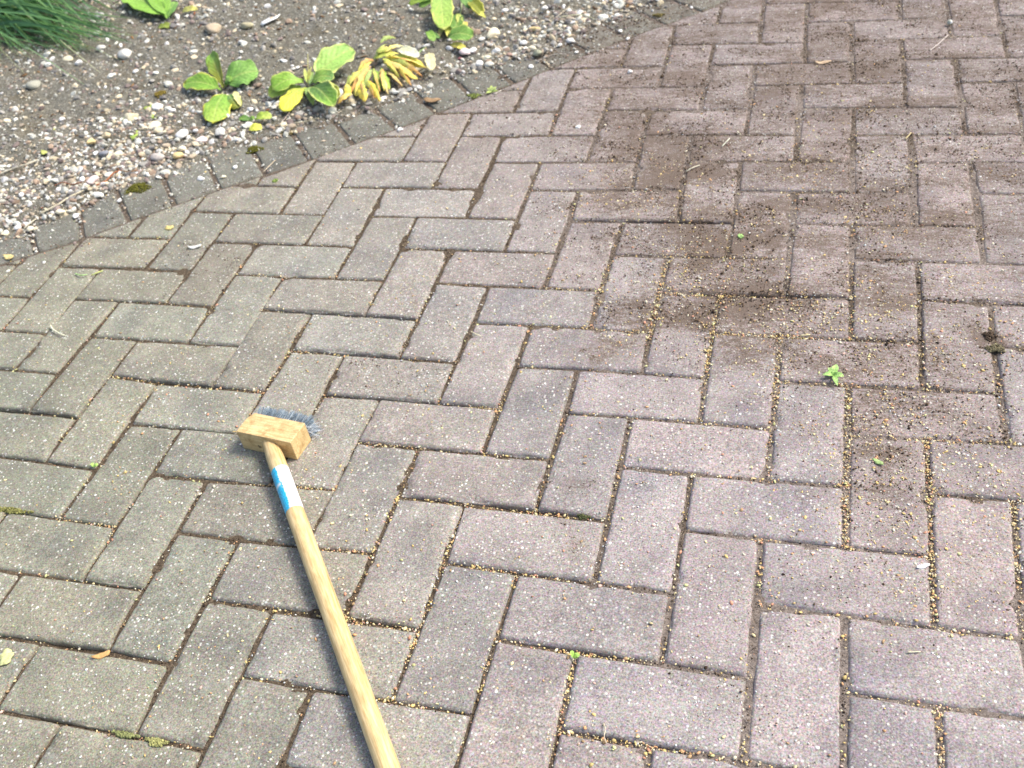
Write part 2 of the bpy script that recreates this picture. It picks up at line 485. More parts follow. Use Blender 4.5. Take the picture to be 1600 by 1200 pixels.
# soil brushed out of the joints: patches (px in the photo, radius m, weight) turned into places on the paving
DIRT = [(at(x, y)[:2], r, w) for x, y, r, w in [
    (1070, 225, .10, .75), (1040, 280, .09, .9), (960, 310, .07, .7), (900, 320, .05, .45), (1110, 375, .08, .85), (1190, 375, .07, .85),
    (1020, 440, .06, .5), (1060, 490, .08, .85), (1150, 470, .08, .8), (1230, 480, .08, .7), (1170, 545, .06, .7),
    (1010, 500, .05, .6), (1300, 440, .1, .5), (1400, 465, .07, .75), (1280, 560, .07, .7), (1390, 560, .07, .6), (1545, 530, .05, .8),
    (1480, 600, .09, .45), (1390, 640, .07, .6), (1470, 650, .07, .6), (1375, 730, .06, .8), (1400, 780, .06, .5), (1320, 700, .04, .6),
    (1200, 150, .16, .4), (1350, 120, .2, .36), (1500, 180, .2, .42), (1500, 60, .2, .42), (1300, 240, .16, .5), (1420, 300, .14, .45),
    (1000, 110, .14, .5), (900, 190, .12, .5), (830, 150, .12, .5), (1000, 180, .09, .55), (760, 210, .08, .4), (1540, 380, .12, .45),
    (1220, 320, .08, .45), (1290, 640, .06, .45), (1530, 740, .1, .35), (1380, 900, .08, .4), (1520, 900, .07, .4), (1290, 780, .03, .45),
    (340, 410, .07, .42), (300, 430, .06, .36), (700, 190, .07, .45), (955, 545, .03, .7), (600, 590, .06, .35), (1130, 1110, .03, .4),
    (1200, 640, .05, .35), (1100, 60, .2, .35), (880, 800, .02, .7), (690, 100, .1, .2), (530, 600, .05, .15)]]


def dirt_at(x, y):
    x = np.asarray(x, float); y = np.asarray(y, float)
    wx = x + 0.09 * (fbm(x, y, 16, 3) - 0.5) * 2; wy = y + 0.09 * (fbm(x, y, 16, 9) - 0.5) * 2
    s = np.zeros(x.shape)
    for (c, r, w) in DIRT:
        s = np.maximum(s, .97 * w * np.exp(-(((wx - c[0]) / 1.25) ** 2 + (wy - c[1]) ** 2) / (r * r) * 0.55)) + 0.10 * w * np.exp(-((wx - c[0]) ** 2 + (wy - c[1]) ** 2) / (r * r) * .5)
    q = to_px(np.stack([x, y, 0 * x], -1))
    film = .60 * sstep(780, 1150, q[..., 0] + .35 * (600 - q[..., 1])) * (1 - sstep(330, 760, q[..., 1]))
    sde, _ = edge_dist(x, y)
    s = np.maximum(s, .42 * np.exp(-(sde / .05) ** 2))
    return np.maximum(s, film * (.45 + 1.1 * fbm(x * .4, y, 26, 44, 4))) + .25 * film


LENS_TINT_L = np.array([0.232, 0.228, 0.172]); LENS_TINT_R = np.array([0.306, 0.268, 0.256])  # block tones with lens shading painted in, duller left to pinker right
CH = 0.0038            # chamfer width
SPACING = [0, .0011, .0023, .0035, .0048]


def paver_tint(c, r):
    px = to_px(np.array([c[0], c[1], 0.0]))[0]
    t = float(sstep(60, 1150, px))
    base = LENS_TINT_L * (1 - t) + LENS_TINT_R * t
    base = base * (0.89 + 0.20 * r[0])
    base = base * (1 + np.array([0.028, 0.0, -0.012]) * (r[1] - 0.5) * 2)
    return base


def axis_coords(length):
    n = max(2, int(round((length - 2 * SPACING[-1]) / 0.0068)))
    mid = np.linspace(SPACING[-1], length - SPACING[-1], n + 1)[1:-1]
    return np.concatenate([SPACING, mid, [length - s for s in SPACING[::-1]]]) / length


def paver_grid(q, r, gap, top=0.0, ch_depth=0.0034):
    """q: 4 corner points (ccw, long side first). returns verts, faces, low attr, n"""
    q = np.array(q, float)
    # own gap on every side
    c = q.mean(0)
    p = q.copy()
    e = [(p[(i + 1) % 4] - p[i]) / np.linalg.norm(p[(i + 1) % 4] - p[i]) for i in range(4)]
    out = []
    for i in range(4):
        a = e[i]; bb = e[i - 1]
        out.append(p[i] + a * gap[i - 1] - bb * gap[i])
    p = np.array(out)
    Lx = np.linalg.norm(p[1] - p[0]); Ly = np.linalg.norm(p[3] - p[0])
    s = axis_coords(Lx); t = axis_coords(Ly)
    S, T = np.meshgrid(s, t)
    P = (p[0] * ((1 - S) * (1 - T))[..., None] + p[1] * (S * (1 - T))[..., None] + p[2] * (S * T)[..., None] + p[3] * ((1 - S) * T)[..., None])
    dx = np.minimum(S, 1 - S) * Lx; dy = np.minimum(T, 1 - T) * Ly
    # rounded corners
    rc = 0.006
    cxy = np.clip(rc - dx, 0, None) ** 2 + np.clip(rc - dy, 0, None) ** 2
    d = np.minimum(np.minimum(dx, dy), np.where((dx < rc) & (dy < rc), rc - np.sqrt(cxy), 1.0))
    # worn, nibbled arris
    nib = (fbm(P[..., 0], P[..., 1], 75, 21, 3) - 0.45) * 0.0042
    big = np.clip(fbm(P[..., 0], P[..., 1], 34, 5, 2) - 0.66, 0, 1) * 0.035
    de = np.maximum(d - np.clip(nib, 0, .004) - big, -0.002)
    prof = np.clip(de / CH, 0, 1)
    z = top - ch_depth * (1 - prof) ** 1.35 - np.where(de < 0, 0.0012, 0)
    # pull the outermost ring in where the corner is rounded
    pull = np.clip(-(d), 0, 1)
    ctr = P.mean((0, 1))
    corner = (dx < 1e-9) & (dy < 1e-9)
    P[corner] += (ctr - P[corner]) / np.linalg.norm(ctr - P[corner], axis=-1, keepdims=True) * 0.0022
    jit = (fbm(P[..., 0], P[..., 1], 160, 77, 2) - 0.5) * 0.0016
    ring = (dx < 1e-9) | (dy < 1e-9)
    dirc = (ctr - P); dirc /= np.linalg.norm(dirc, axis=-1, keepdims=True) + 1e-9
    P = P + dirc * (np.abs(jit) * ring)[..., None]
    z = z + (fbm(P[..., 0], P[..., 1], 60, 31, 3) - 0.5) * 0.0008
    z = z + ((S - .5) * (r[2] - .5) + (T - .5) * (r[3] - .5)) * 0.0022 + (r[4] - .5) * 0.0016
    ny, nx = S.shape
    V = np.concatenate([P.reshape(-1, 2), z.reshape(-1, 1)], 1)
    idx = np.arange(nx * ny).reshape(ny, nx)
    F = np.stack([idx[:-1, :-1], idx[:-1, 1:], idx[1:, 1:], idx[1:, :-1]], -1).reshape(-1, 4)
    loop = np.concatenate([idx[0, :-1], idx[:-1, -1], idx[-1, :0:-1], idx[:0:-1, 0]])
    low = (1 - np.clip(d / (CH * 1.3), 0, 1)).ravel()
    n0 = len(V)
    sk = V[loop].copy(); sk[:, 2] = -0.03
    m = len(loop)
    V = np.concatenate([V, sk])
    nxt = np.roll(np.arange(m), -1)
    F2 = np.stack([loop, n0 + np.arange(m), n0 + nxt, loop[nxt]], -1)[:, ::1]
    low = np.concatenate([low, np.ones(m)])
    return V, np.concatenate([F, F2]), low


def clip_paver(V, F, low, planes):
    """cut a paver along the edging: planes = [(point, inward normal)]"""
    bm = bmesh.new()
    lay = bm.verts.layers.float.new('low')
    vs = []
    for v, l in zip(V, low):
        b = bm.verts.new(v); b[lay] = l
        vs.append(b)
    for f in F:
        try: bm.faces.new([vs[i] for i in f])
        except ValueError: pass
    for (p, n) in planes:
        for off in (0.0068, 0.0042, 0.0022, 0.0):
            g = bm.verts[:] + bm.edges[:] + bm.faces[:]
            res = bmesh.ops.bisect_plane(bm, geom=g, plane_co=(p[0] + n[0] * (0.001 + off), p[1] + n[1] * (0.001 + off), 0), plane_no=(n[0], n[1], 0),
                                         clear_inner=(off == 0.0), clear_outer=False, dist=1e-6)
        for v in bm.verts:
            d = (v.co.x - p[0]) * n[0] + (v.co.y - p[1]) * n[1] - 0.001
            if v.co.z > -0.02 and d < CH:
                v.co.z = min(v.co.z, -0.0030 * (1 - max(d, 0) / CH) ** 1.3)
                v[lay] = max(v[lay], 1 - max(d, 0) / (CH * 1.3))
    bm.verts.index_update()
    if not bm.faces:
        bm.free(); return None
    V2 = np.array([v.co[:] for v in bm.verts]); l2 = np.array([v[lay] for v in bm.verts])
    F4 = [[v.index for v in f.verts] for f in bm.faces]
    bm.free()
    tri = []
    for f in F4:
        for k in range(1, len(f) - 1):
            tri.append((f[0], f[k], f[k + 1]))
    return V2, np.array(tri), l2


VV, F4s, F3s, CC, LO = [], [], [], [], []
nv = 0
PAVERS = []          # (corners) kept for the joint litter
for j in range(-15, 22):
    for i in range(-22, 27):
        k = (i + j) % 4
        if k == 0: cn = [(i, j), (i + 2, j), (i + 2, j + 1), (i, j + 1)]
        elif k == 2: cn = [(i + 1, j), (i + 1, j + 2), (i, j + 2), (i, j)]
        else: continue
        c0 = np.mean(cn, 0) * U
        sdv, al = edge_dist(c0[0:1], c0[1:2])
        if sdv[0] > 0.11: continue
        px = to_px(np.array([c0[0], c0[1], 0.0]))
        dep = -((np.array([c0[0], c0[1], 0.0]) - CAM) @ ROT)[2]
        if dep < 0.3 or px[0] < -620 or px[0] > 2900 or px[1] < -420 or px[1] > 1750: continue
        q = [node(*p) for p in cn]
        r = rng.random(8)
        gap = 0.0012 + 0.0010 * rng.random(4)
        for a_ in range(4):
            e_ = np.abs(np.array(q[(a_ + 1) % 4]) - q[a_]); mid_ = (np.array(q[(a_ + 1) % 4]) + q[a_]) / 2
            if e_[1] > e_[0]:
                gap[a_] += 0.0003 + 0.0013 * float(sandy_at(mid_[0:1], mid_[1:2])[0])
            else:
                gap[a_] += 0.0014 * float(wide(mid_[0], mid_[1]))
        V, F, low = paver_grid(q, r, gap)
        qs = np.array(q)
        sdq, _ = edge_dist(qs[:, 0], qs[:, 1])
        if sdq.max() > -0.002:
            lo_k = int(np.floor(al[0]))
            planes = []
            for kk in (lo_k - 1, lo_k, lo_k + 1):
                if 0 <= kk < len(EI) - 1:
                    # only the stretches of the line that pass by this paver
                    mid = (EI[kk] + EI[kk + 1]) / 2
                    if kk != lo_k:
                        tt_ = np.linspace(.08, .92, 7)[:, None]
                        sp_ = EI[kk] * (1 - tt_) + EI[kk + 1] * tt_
                        ex = np.array(q[1]) - q[0]; ey = np.array(q[3]) - q[0]
                        uu = ((sp_ - q[0]) @ ex) / (ex @ ex); vv = ((sp_ - q[0]) @ ey) / (ey @ ey)
                        if not ((uu > 0) & (uu < 1) & (vv > 0) & (vv < 1)).any(): continue
                    t = (EI[kk + 1] - EI[kk]); t /= np.linalg.norm(t)
                    planes.append((EI[kk], np.array([t[1], -t[0]])))
            res = clip_paver(V, F, low, planes)
            if res is None: continue
            V, F, low = res
            if len(V) < 8: continue
            F3s.append(F + nv)
        else:
            F4s.append(F + nv)
        PAVERS.append(qs)
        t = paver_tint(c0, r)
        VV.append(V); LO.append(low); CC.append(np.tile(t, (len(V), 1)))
        nv += len(V)
VV = np.concatenate(VV); CC = np.concatenate(CC); LO = np.concatenate(LO)
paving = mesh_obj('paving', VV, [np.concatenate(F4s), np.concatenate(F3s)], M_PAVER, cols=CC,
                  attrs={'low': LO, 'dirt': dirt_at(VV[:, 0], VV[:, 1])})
tag(paving, kind='structure', label='herringbone block paving of worn pinkish grey concrete blocks')

# edging course of plain grey blocks
VV, FF, CC, LO = [], [], [], []
nv = 0
EDGERS = []
for k in range(len(EI) - 1):
    a, b_ = EI[k], EI[k + 1]
    q = [b_, b_ + ED[k + 1] * 0.2, a + ED[k] * 0.2, a]
    r = rng.random(8)
    t = (b_ - a) / np.linalg.norm(b_ - a)
    V, F, low = paver_grid(q, r, [0.0036, 0.002, 0.0036, 0.0012], top=-0.001 + 0.0015 * (r[5] - .5), ch_depth=0.0052)
    g = np.array([0.158, 0.160, 0.130]) * (0.90 + 0.2 * r[0])
    VV.append(V); FF.append(F + nv); LO.append(low); CC.append(np.tile(g, (len(V), 1)))
    nv += len(V)
    EDGERS.append(np.array(q))
VV = np.concatenate(VV)
dd = np.maximum(dirt_at(VV[:, 0], VV[:, 1]) * 0.8, .20)
sdv, _ = edge_dist(VV[:, 0], VV[:, 1])
dd = np.maximum(dd, 0.5 * sstep(0.09, 0.19, sdv) * (0.4 + fbm(VV[:, 0], VV[:, 1], 20, 4)))
edging = mesh_obj('paving_edge', VV, np.concatenate(FF), M_PAVER, cols=np.concatenate(CC), attrs={'low': np.concatenate(LO), 'dirt': dd})
tag(edging, kind='structure', label='course of dark grey edging blocks between paving and bed')


# ------------------------------------------------------------------ soil: one sheet under the joints and over the bed
def bed_mask(x, y):
    sdv, al = edge_dist(x, y)
    vis = np.interp(al, np.arange(len(EV)), EV)
    return sdv - vis + (fbm(x, y, 22, 41, 4) - 0.5) * 0.10 + .002


def soil_z(x, y):
    bm_ = bed_mask(x, y)
    q_ = to_px(np.stack([x, y, 0 * x], -1))
    sd_e, _ = edge_dist(x, y)
    joint = -0.0045 + .0020 * sstep(620, 250, q_[..., 1]) + .0022 * sstep(-.02, .02, sd_e) - 0.005 * wide(x, y) + 0.0012 * sandy_at(x, y) + (fbm(x, y, 26, 51, 3) - 0.5) * 0.0062 + (fbm(x, y, 150, 8, 2) - 0.5) * 0.0022
    cap_ = -0.0024 + .0012 * (fbm(x, y, 40, 12, 3) - .5) * 2 - .0030 * sstep(.0, .012, sd_e)
    joint = np.where(joint > cap_, cap_ + .15 * (joint - cap_), joint)
    bedz = 0.0035 + 0.016 * sstep(0.0, 0.30, bm_) + (fbm(x, y, 9, 61, 4) - 0.5) * 0.022 + (fbm(x, y, 60, 71, 4) - 0.5) * 0.010
    t = sstep(-0.022, 0.022, bm_)
    return joint * (1 - t) + bedz * t, t


xs = np.arange(-2.9, 2.7, 0.0065); ys = np.arange(-1.35, 2.5, 0.0065)
X, Y = np.meshgrid(xs, ys)
Pp = to_px(np.stack([X, Y, 0 * X], -1))
dep = -((np.stack([X, Y, 0 * X], -1) - CAM) @ ROT)[..., 2]
ok = (dep > 0.3) & (Pp[..., 0] > -650) & (Pp[..., 0] < 3000) & (Pp[..., 1] > -450) & (Pp[..., 1] < 1800)
Z, bedt = soil_z(X, Y)
idx = np.arange(X.size).reshape(X.shape)
F = np.stack([idx[:-1, :-1], idx[:-1, 1:], idx[1:, 1:], idx[1:, :-1]], -1).reshape(-1, 4)
okf = ok.ravel()[F].all(1)
F = F[okf]
used = np.unique(F)
remap = np.zeros(X.size, int); remap[used] = np.arange(len(used))
V = np.stack([X.ravel(), Y.ravel(), Z.ravel()], -1)[used]
soil = mesh_obj('soil', V, remap[F], M_SOIL, attrs={'bed': bedt.ravel()[used], 'sandy': sandy_at(V[:, 0], V[:, 1])}, smooth=True)
tag(soil, kind='structure', label='grey brown soil of the bed and of the paving joints')
gm, gnt, gb = new_mat('ground_far', 0.95, 0.1)
gco = N(gnt, 'ShaderNodeNewGeometry').outputs['Position']
L(gnt, ramp(gnt, noise(gnt, gco, 6, 6, 0.7).outputs['Fac'], [(0.3, (0.09, 0.075, 0.06)), (0.7, (0.22, 0.19, 0.16))]), gb.inputs['Base Color'])
ground = mesh_obj('ground', [(-60, -60, -.035), (60, -60, -.035), (60, 60, -.035), (-60, 60, -.035)], [(0, 1, 2, 3)], gm)
tag(ground, kind='structure', label='bare ground around the paving')


# ------------------------------------------------------------------ scattered small pieces
def ico(sub):
    bm = bmesh.new()
    bmesh.ops.create_icosphere(bm, subdivisions=sub, radius=1.0)
    V = np.array([v.co[:] for v in bm.verts]); F = np.array([[v.index for v in f.verts] for f in bm.faces])
    bm.free()
    return V, F


ICO1, ICO2, ICO3 = ico(1), ico(2), ico(3)


def rand_rot(n, tilt=1.0):
    """random turn about z, then a limited tilt"""
    a = rng.random(n) * 2 * np.pi
    t = (rng.random(n) - .5) * 2 * tilt; t2 = (rng.random(n) - .5) * 2 * tilt
    ca, sa = np.cos(a), np.sin(a); ct, st = np.cos(t), np.sin(t); c2, s2 = np.cos(t2), np.sin(t2)
    z = np.zeros(n); o = np.ones(n)
    Rz = np.stack([np.stack([ca, -sa, z], -1), np.stack([sa, ca, z], -1), np.stack([z, z, o], -1)], 1)
    Rx = np.stack([np.stack([o, z, z], -1), np.stack([z, ct, -st], -1), np.stack([z, st, ct], -1)], 1)
    Ry = np.stack([np.stack([c2, z, s2], -1), np.stack([z, o, z], -1), np.stack([-s2, z, c2], -1)], 1)
    return Rz @ Rx @ Ry


def scatter(name, P, size, cols, mat, base=ICO1, rough=0.25, tilt=0.5, smooth=False, facets=0):
    n = len(P)
    V0, F0 = base
    m = len(V0)
    if smooth:
        # lumpy: low-frequency displacement so that neighbours bulge together
        k = rng.normal(size=(n, 3, 3)) * 1.6
        ph = rng.random((n, 1, 3)) * 6.28
        jit = 1 + rough * np.sin(V0[None] @ k + ph).mean(-1)
    else:
        jit = 1 + (rng.random((n, m)) - 0.5) * 2 * rough
    V = V0[None] * jit[..., None]
    if facets:
        for _ in range(facets):
            nrm = rng.normal(size=(n, 3)); nrm /= np.linalg.norm(nrm, axis=1, keepdims=True)
            d_ = np.einsum('nmk,nk->nm', V, nrm)
            V = V - (np.clip(d_ - rng.uniform(.45, .85, (n, 1)), 0, None))[..., None] * nrm[:, None, :] * .9
    V = V * size[:, None, :]
    V = V @ np.transpose(rand_rot(n, tilt), (0, 2, 1))
    V = V + P[:, None, :]
    F = F0[None] + (np.arange(n) * m)[:, None, None]
    C = np.repeat(cols, m, axis=0)
    return mesh_obj(name, V.reshape(-1, 3), F.reshape(-1, 3), mat, cols=C, smooth=smooth)


def pick(n, palette, weights, jitter=0.15):
    pal = np.array(palette, float)
    w = np.array(weights, float); w /= w.sum()
    c = pal[rng.choice(len(pal), n, p=w)]
    return np.clip(c * (1 + (rng.random((n, 1)) - .5) * 2 * jitter), 0, 1)


def area_points(n, x0, x1, y0, y1, dens):
    """rejection-sample ground points inside a part of the picture by a density in 0..1"""
    out = []
    got = 0
    corners = np.array([at(x0, y0)[:2], at(x1, y0)[:2], at(x0, y1)[:2], at(x1, y1)[:2]])
    lo, hi = corners.min(0), corners.max(0)
    for _ in range(60):
        p = lo + rng.random((n * 3, 2)) * (hi - lo)
        q = to_px(np.concatenate([p, np.zeros((len(p), 1))], 1))
        m = (q[:, 0] > x0) & (q[:, 0] < x1) & (q[:, 1] > y0) & (q[:, 1] < y1)
        p = p[m]
        if len(p):
            p = p[rng.random(len(p)) < dens(p[:, 0], p[:, 1])]
            out.append(p); got += len(p)
        if got >= n: break
    return np.concatenate(out)[:n]


def surf_z(p):
    """top of whatever lies at a place: bed soil or paving"""
    z, t = soil_z(p[:, 0], p[:, 1])
    return np.where(t > 0.5, z, np.maximum(z, -0.0002))


def on_paving(x, y):
    return (bed_mask(x, y) < 0.0).astype(float)


# gravel over the bed
def grav_d(x, y):
    b = bed_mask(x, y)
    sdv, al = edge_dist(x, y)
    s = al - 12                       # joint number along the visible edging
    along = np.interp(s, [-6, 0, 2, 5.5, 7.2, 10, 11, 15, 17, 20], [.6, .8, 1, 1, .45, .35, 1, 1, .9, .6])
    width = np.interp(s, [-6, 0, 3, 6, 7.5, 10, 11.5, 17, 20], [.34, .32, .27, .18, .07, .07, .19, .18, .18])
    d = along * np.exp(-(np.clip(b, 0, 9) / width) ** 2)
    d = d * (0.35 + 1.0 * sstep(.35, .65, fbm(x, y, 13, 91, 3)))
    return np.clip(d + 0.10 + .10 * sstep(.45, .7, fbm(x, y, 7, 33, 3)), 0, 1) * (b > -0.012)


GP = [(.70, .70, .62), (.54, .54, .47), (.60, .52, .36), (.31, .30, .27), (.20, .19, .18), (.34, .25, .18), (.72, .71, .68), (.42, .35, .26), (.24, .19, .17)]
p = area_points(17000, -200, 1250, -160, 470, grav_d)
jp = []
for k_ in range(9, len(EI) - 9):
    nn_ = int(rng.integers(3, 16)) if k_ - 12 < 7 or k_ - 12 > 10 else 3
    t_ = rng.random(nn_)[:, None] * (EV[k_] + .01)
    jp.append(EI[k_] + ED[k_] * t_ + rng.normal(size=(nn_, 2)) * .0022)
stray = area_points(420, -200, 1250, -160, 470, lambda x, y: (bed_mask(x, y) < 0) * np.exp(-np.abs(bed_mask(x, y)) / .05) * .8)
n_main = len(p)
p = np.concatenate([p, *jp, stray])
sz = np.exp(rng.normal(math.log(.0036), .46, len(p))).clip(.0015, .0105)
sz[n_main:] = np.clip(sz[n_main:] * .72, .0010, .0036)
size = np.stack([sz * (1 + .5 * rng.random(len(p))), sz, sz * (.5 + .35 * rng.random(len(p)))], -1)
P3 = np.concatenate([p, (surf_z(p) + size[:, 2] * .30)[:, None]], 1)
g = scatter('gravel', P3, size, pick(len(p), GP, [4.5, 5.5, 4, 5, 4, 3.5, 2, 3.5, 3.5], .22), M_STONE, ICO2, .32, .6, True, 6)
g.data.polygons.foreach_set('use_smooth', np.zeros(len(g.data.polygons), bool))
tag(g, kind='stuff', label='mixed pale and brown gravel along the edge of the bed', cat='gravel')
# finer grit
p = area_points(26000, -200, 1250, -160, 470, lambda x, y: np.clip(grav_d(x, y) * .8 + .5 * (bed_mask(x, y) > 0.0), 0, 1))
sz = np.exp(rng.normal(math.log(.0014), .35, len(p))).clip(.0007, .0028)
size = np.stack([sz * 1.25, sz, sz * .7], -1)
P3 = np.concatenate([p, (surf_z(p) + sz * .3)[:, None]], 1)
g = scatter('grit', P3, size, pick(len(p), GP + [(.16, .12, .09), (.10, .08, .06)], [5, 5, 4, 5, 4, 3, 2.5, 2, 2, 4, 3], .25), M_STONE, ICO1, .3)
tag(g, kind='stuff', label='fine grit and soil crumbs covering the bed', cat='grit')


# brown leaf litter in the bed
p = area_points(1500, -200, 1250, -160, 470, lambda x, y: (bed_mask(x, y) > -.01) * (.2 + .8 * sstep(.5, .7, fbm(x, y, 10, 55, 3))))
sz = np.exp(rng.normal(math.log(.0026), .4, len(p))).clip(.0012, .007)
size = np.stack([sz * 1.7, sz * .7, sz * .16], -1)
P3 = np.concatenate([p, (surf_z(p) + .0022)[:, None]], 1)
g = scatter('leaf_litter', P3, size, pick(len(p), [(.20, .12, .06), (.34, .20, .09), (.12, .08, .05), (.44, .34, .20), (.28, .12, .06)], [4, 3, 3, 2, 2], .25), M_DRY, ICO1, .4, .7)
tag(g, kind='stuff', label='brown bits of dead leaf and bark lying in the bed', cat='leaf litter')


# joints: sample points along the sides of the pavers
def joint_points(n, dens, spread=0.0022):
    seg = []
    for q in PAVERS:
        for a in range(4):
            seg.append((q[a], q[(a + 1) % 4]))
    A = np.array([s[0] for s in seg]); B = np.array([s[1] for s in seg])
    ln = np.linalg.norm(B - A, axis=1)
    pr = ln / ln.sum()
    out = []; got = 0
    for _ in range(60):
        k = rng.choice(len(seg), n * 3, p=pr)
        t = rng.random(n * 3)[:, None]
        c = A[k] * (1 - t) + B[k] * t
        c = c + rng.normal(size=c.shape) * spread
        q = to_px(np.concatenate([c, np.zeros((len(c), 1))], 1))
        m = (q[:, 0] > -150) & (q[:, 0] < 1750) & (q[:, 1] > -100) & (q[:, 1] < 1320) & (edge_dist(c[:, 0], c[:, 1])[0] < 0.0)
        hor = (np.abs(B[k][:, 0] - A[k][:, 0]) > np.abs(B[k][:, 1] - A[k][:, 1]))
        c = c[m]
        keep = rng.random(len(c)) < dens(c[:, 0], c[:, 1], q[m], hor[m])
        out.append(c[keep]); got += keep.sum()
        if got >= n: break
    return np.concatenate(out)[:n]


def blob(q, items):
    s = np.zeros(len(q))
    for (x, y, rx, ry, w) in items:
        s = np.maximum(s, w * np.exp(-((q[:, 0] - x) / rx) ** 2 - ((q[:, 1] - y) / ry) ** 2))
    return s


SEED_HOT = [(625, 975, 60, 22, 1), (545, 965, 50, 15, .7), (1000, 1155, 130, 25, 1), (925, 1140, 60, 15, .9), (940, 1015, 130, 20, .7), (1325, 760, 14, 130, 1),
            (1450, 790, 16, 150, 1), (1325, 640, 20, 60, .7), (1588, 840, 14, 90, .9), (1465, 900, 12, 70, .8), (1215, 560, 14, 90, .7), (880, 1080, 20, 90, .8),
            (790, 900, 120, 18, .5), (700, 860, 20, 90, .6), (655, 1010, 25, 90, .7), (620, 1090, 90, 15, .6), (760, 1000, 20, 90, .5), (1470, 1150, 14, 60, 1),
            (1110, 500, 18, 100, .8), (1000, 470, 40, 40, .8), (1150, 520, 200, 20, .8), (1080, 470, 140, 60, .7), (460, 765, 60, 10, .8), (540, 860, 60, 10, .5),
            (640, 800, 60, 14, .7), (830, 800, 120, 14, .5), (760, 630, 60, 12, .5), (600, 690, 60, 12, .5), (450, 550, 60, 10, .4), (220, 590, 60, 10, .4), (100, 630, 60, 14, .4),
            (60, 680, 60, 14, .4), (150, 815, 100, 20, .35), (230, 1150, 60, 20, .6), (1400, 1000, 150, 15, .4), (1200, 880, 14, 70, .4), (1090, 1070, 60, 15, .5)]
SEED_C = [(.78, .60, .24), (.84, .72, .40), (.74, .44, .22), (.84, .78, .58), (.66, .34, .22), (.50, .34, .18), (.72, .72, .34), (.72, .50, .42)]
SEED_W = [5, 5, 2.6, 4, 1.6, 3, 1.2, 1]
pj = joint_points(8200, lambda x, y, q, h: np.clip(1.5 * blob(q, SEED_HOT) + .24 * sstep(250, 700, q[:, 1]) * sstep(.42, .62, fbm(x, y, 9, 17, 3)) + .03, 0, 1), .0030)
zj = np.minimum(soil_z(pj[:, 0], pj[:, 1])[0] + .0016, .0006) + rng.random(len(pj)) * .0012
BED_W = lambda x, y: on_paving(x, y)
# loose on top of the pavers
SEED_TOP = [(1340, 500, 260, 110, .8), (1120, 420, 160, 110, .7), (1400, 700, 150, 130, 1.0), (1530, 760, 90, 130, .8), (1450, 880, 160, 80, .6), (1060, 500, 120, 60, .9),
            (1300, 300, 220, 120, .35), (1000, 300, 120, 60, .45), (1250, 900, 90, 60, .4), (1330, 880, 60, 50, .5), (640, 960, 80, 30, .5), (980, 1150, 150, 30, .5), (1230, 480, 160, 60, .6),
            (900, 620, 300, 200, .12), (500, 800, 500, 400, .11), (1100, 950, 400, 200, .14), (600, 470, 120, 20, .25), (760, 600, 80, 20, .3), (420, 480, 60, 20, .2), (870, 430, 50, 80, .25)]


def top_d(x, y):
    q = to_px(np.stack([x, y, 0 * x], -1))
    return np.clip(blob(q, SEED_TOP) * (.25 + 1.3 * sstep(.35, .7, fbm(x, y, 24, 19, 3))) + .012, 0, 1) * on_paving(x, y)


pt = area_points(9000, -60, 1680, -20, 1260, top_d)
zt = np.full(len(pt), .0007)
p = np.concatenate([pj, pt]); z = np.concatenate([zj, zt])
sz = np.exp(rng.normal(math.log(.00098), .45, len(p))).clip(.0004, .0026)
size = np.stack([sz * 1.35, sz * .85, sz * .45], -1)
g = scatter('seed_litter', np.concatenate([p, z[:, None]], 1), size, pick(len(p), SEED_C, SEED_W, .2), M_SEED, ICO1, .25, .5)
tag(g, kind='stuff', label='tiny yellow and orange seed husks lying in joints and on pavers', cat='litter')

# pale chips on the pavers
p = area_points(4500, -60, 1680, -20, 1260, lambda x, y: on_paving(x, y) * (.15 + .85 * sstep(.5, .75, fbm(x, y, 12, 29, 3))))
sz = rng.uniform(.0006, .0012, len(p)) * np.where(rng.random(len(p)) < .06, 1.7, 1)
size = np.stack([sz * 1.3, sz, sz * .5], -1)
g = scatter('pale_grit', np.concatenate([p, np.full((len(p), 1), .0005)], 1), size, pick(len(p), [(.75, .75, .71), (.68, .66, .56), (.6, .64, .64)], [4, 3, 2], .12), M_STONE, ICO1, .3)
tag(g, kind='stuff', label='tiny pale chips scattered over the pavers', cat='grit')

# soil crumbs: on the pavers in the brushed patches, and standing in the joints
pc = area_points(34000, -60, 1720, -40, 1260, lambda x, y: np.clip(dirt_at(x, y) * 1.2 * sstep(.30, .68, fbm(x, y, 40, 37, 3)) + .006, 0, 1) * on_paving(x, y))
zc = np.full(len(pc), .0004)
pk = joint_points(14000, lambda x, y, q, h: np.clip(.35 + .6 * sstep(.4, .65, fbm(x, y, 11, 23, 3)) - .22 * (q[:, 0] > 1150), 0, 1), .0017)
zk = np.minimum(soil_z(pk[:, 0], pk[:, 1])[0] + .0007, -.0002)
p = np.concatenate([pc, pk]); z = np.concatenate([zc, zk])
sz = np.exp(rng.normal(math.log(.00068), .42, len(p))).clip(.0004, .0026)
size = np.stack([sz * 1.3, sz, sz * .75], -1)
sz[:len(pc)] *= .68 + .62 * np.clip(dirt_at(pc[:, 0], pc[:, 1]), 0, 1)
size = np.stack([sz * 1.3, sz, sz * .75], -1)
g = scatter('soil_crumbs', np.concatenate([p, z[:, None]], 1), size,
            pick(len(p), [(.055, .038, .026), (.10, .07, .045), (.15, .105, .07), (.035, .026, .02), (.20, .15, .11)], [3, 6, 5, 1.2, 3], .2), M_CRUMB, ICO1, .35, 1.0)
tag(g, kind='stuff', label='dark crumbs of soil brushed over the pavers and in the joints', cat='soil')


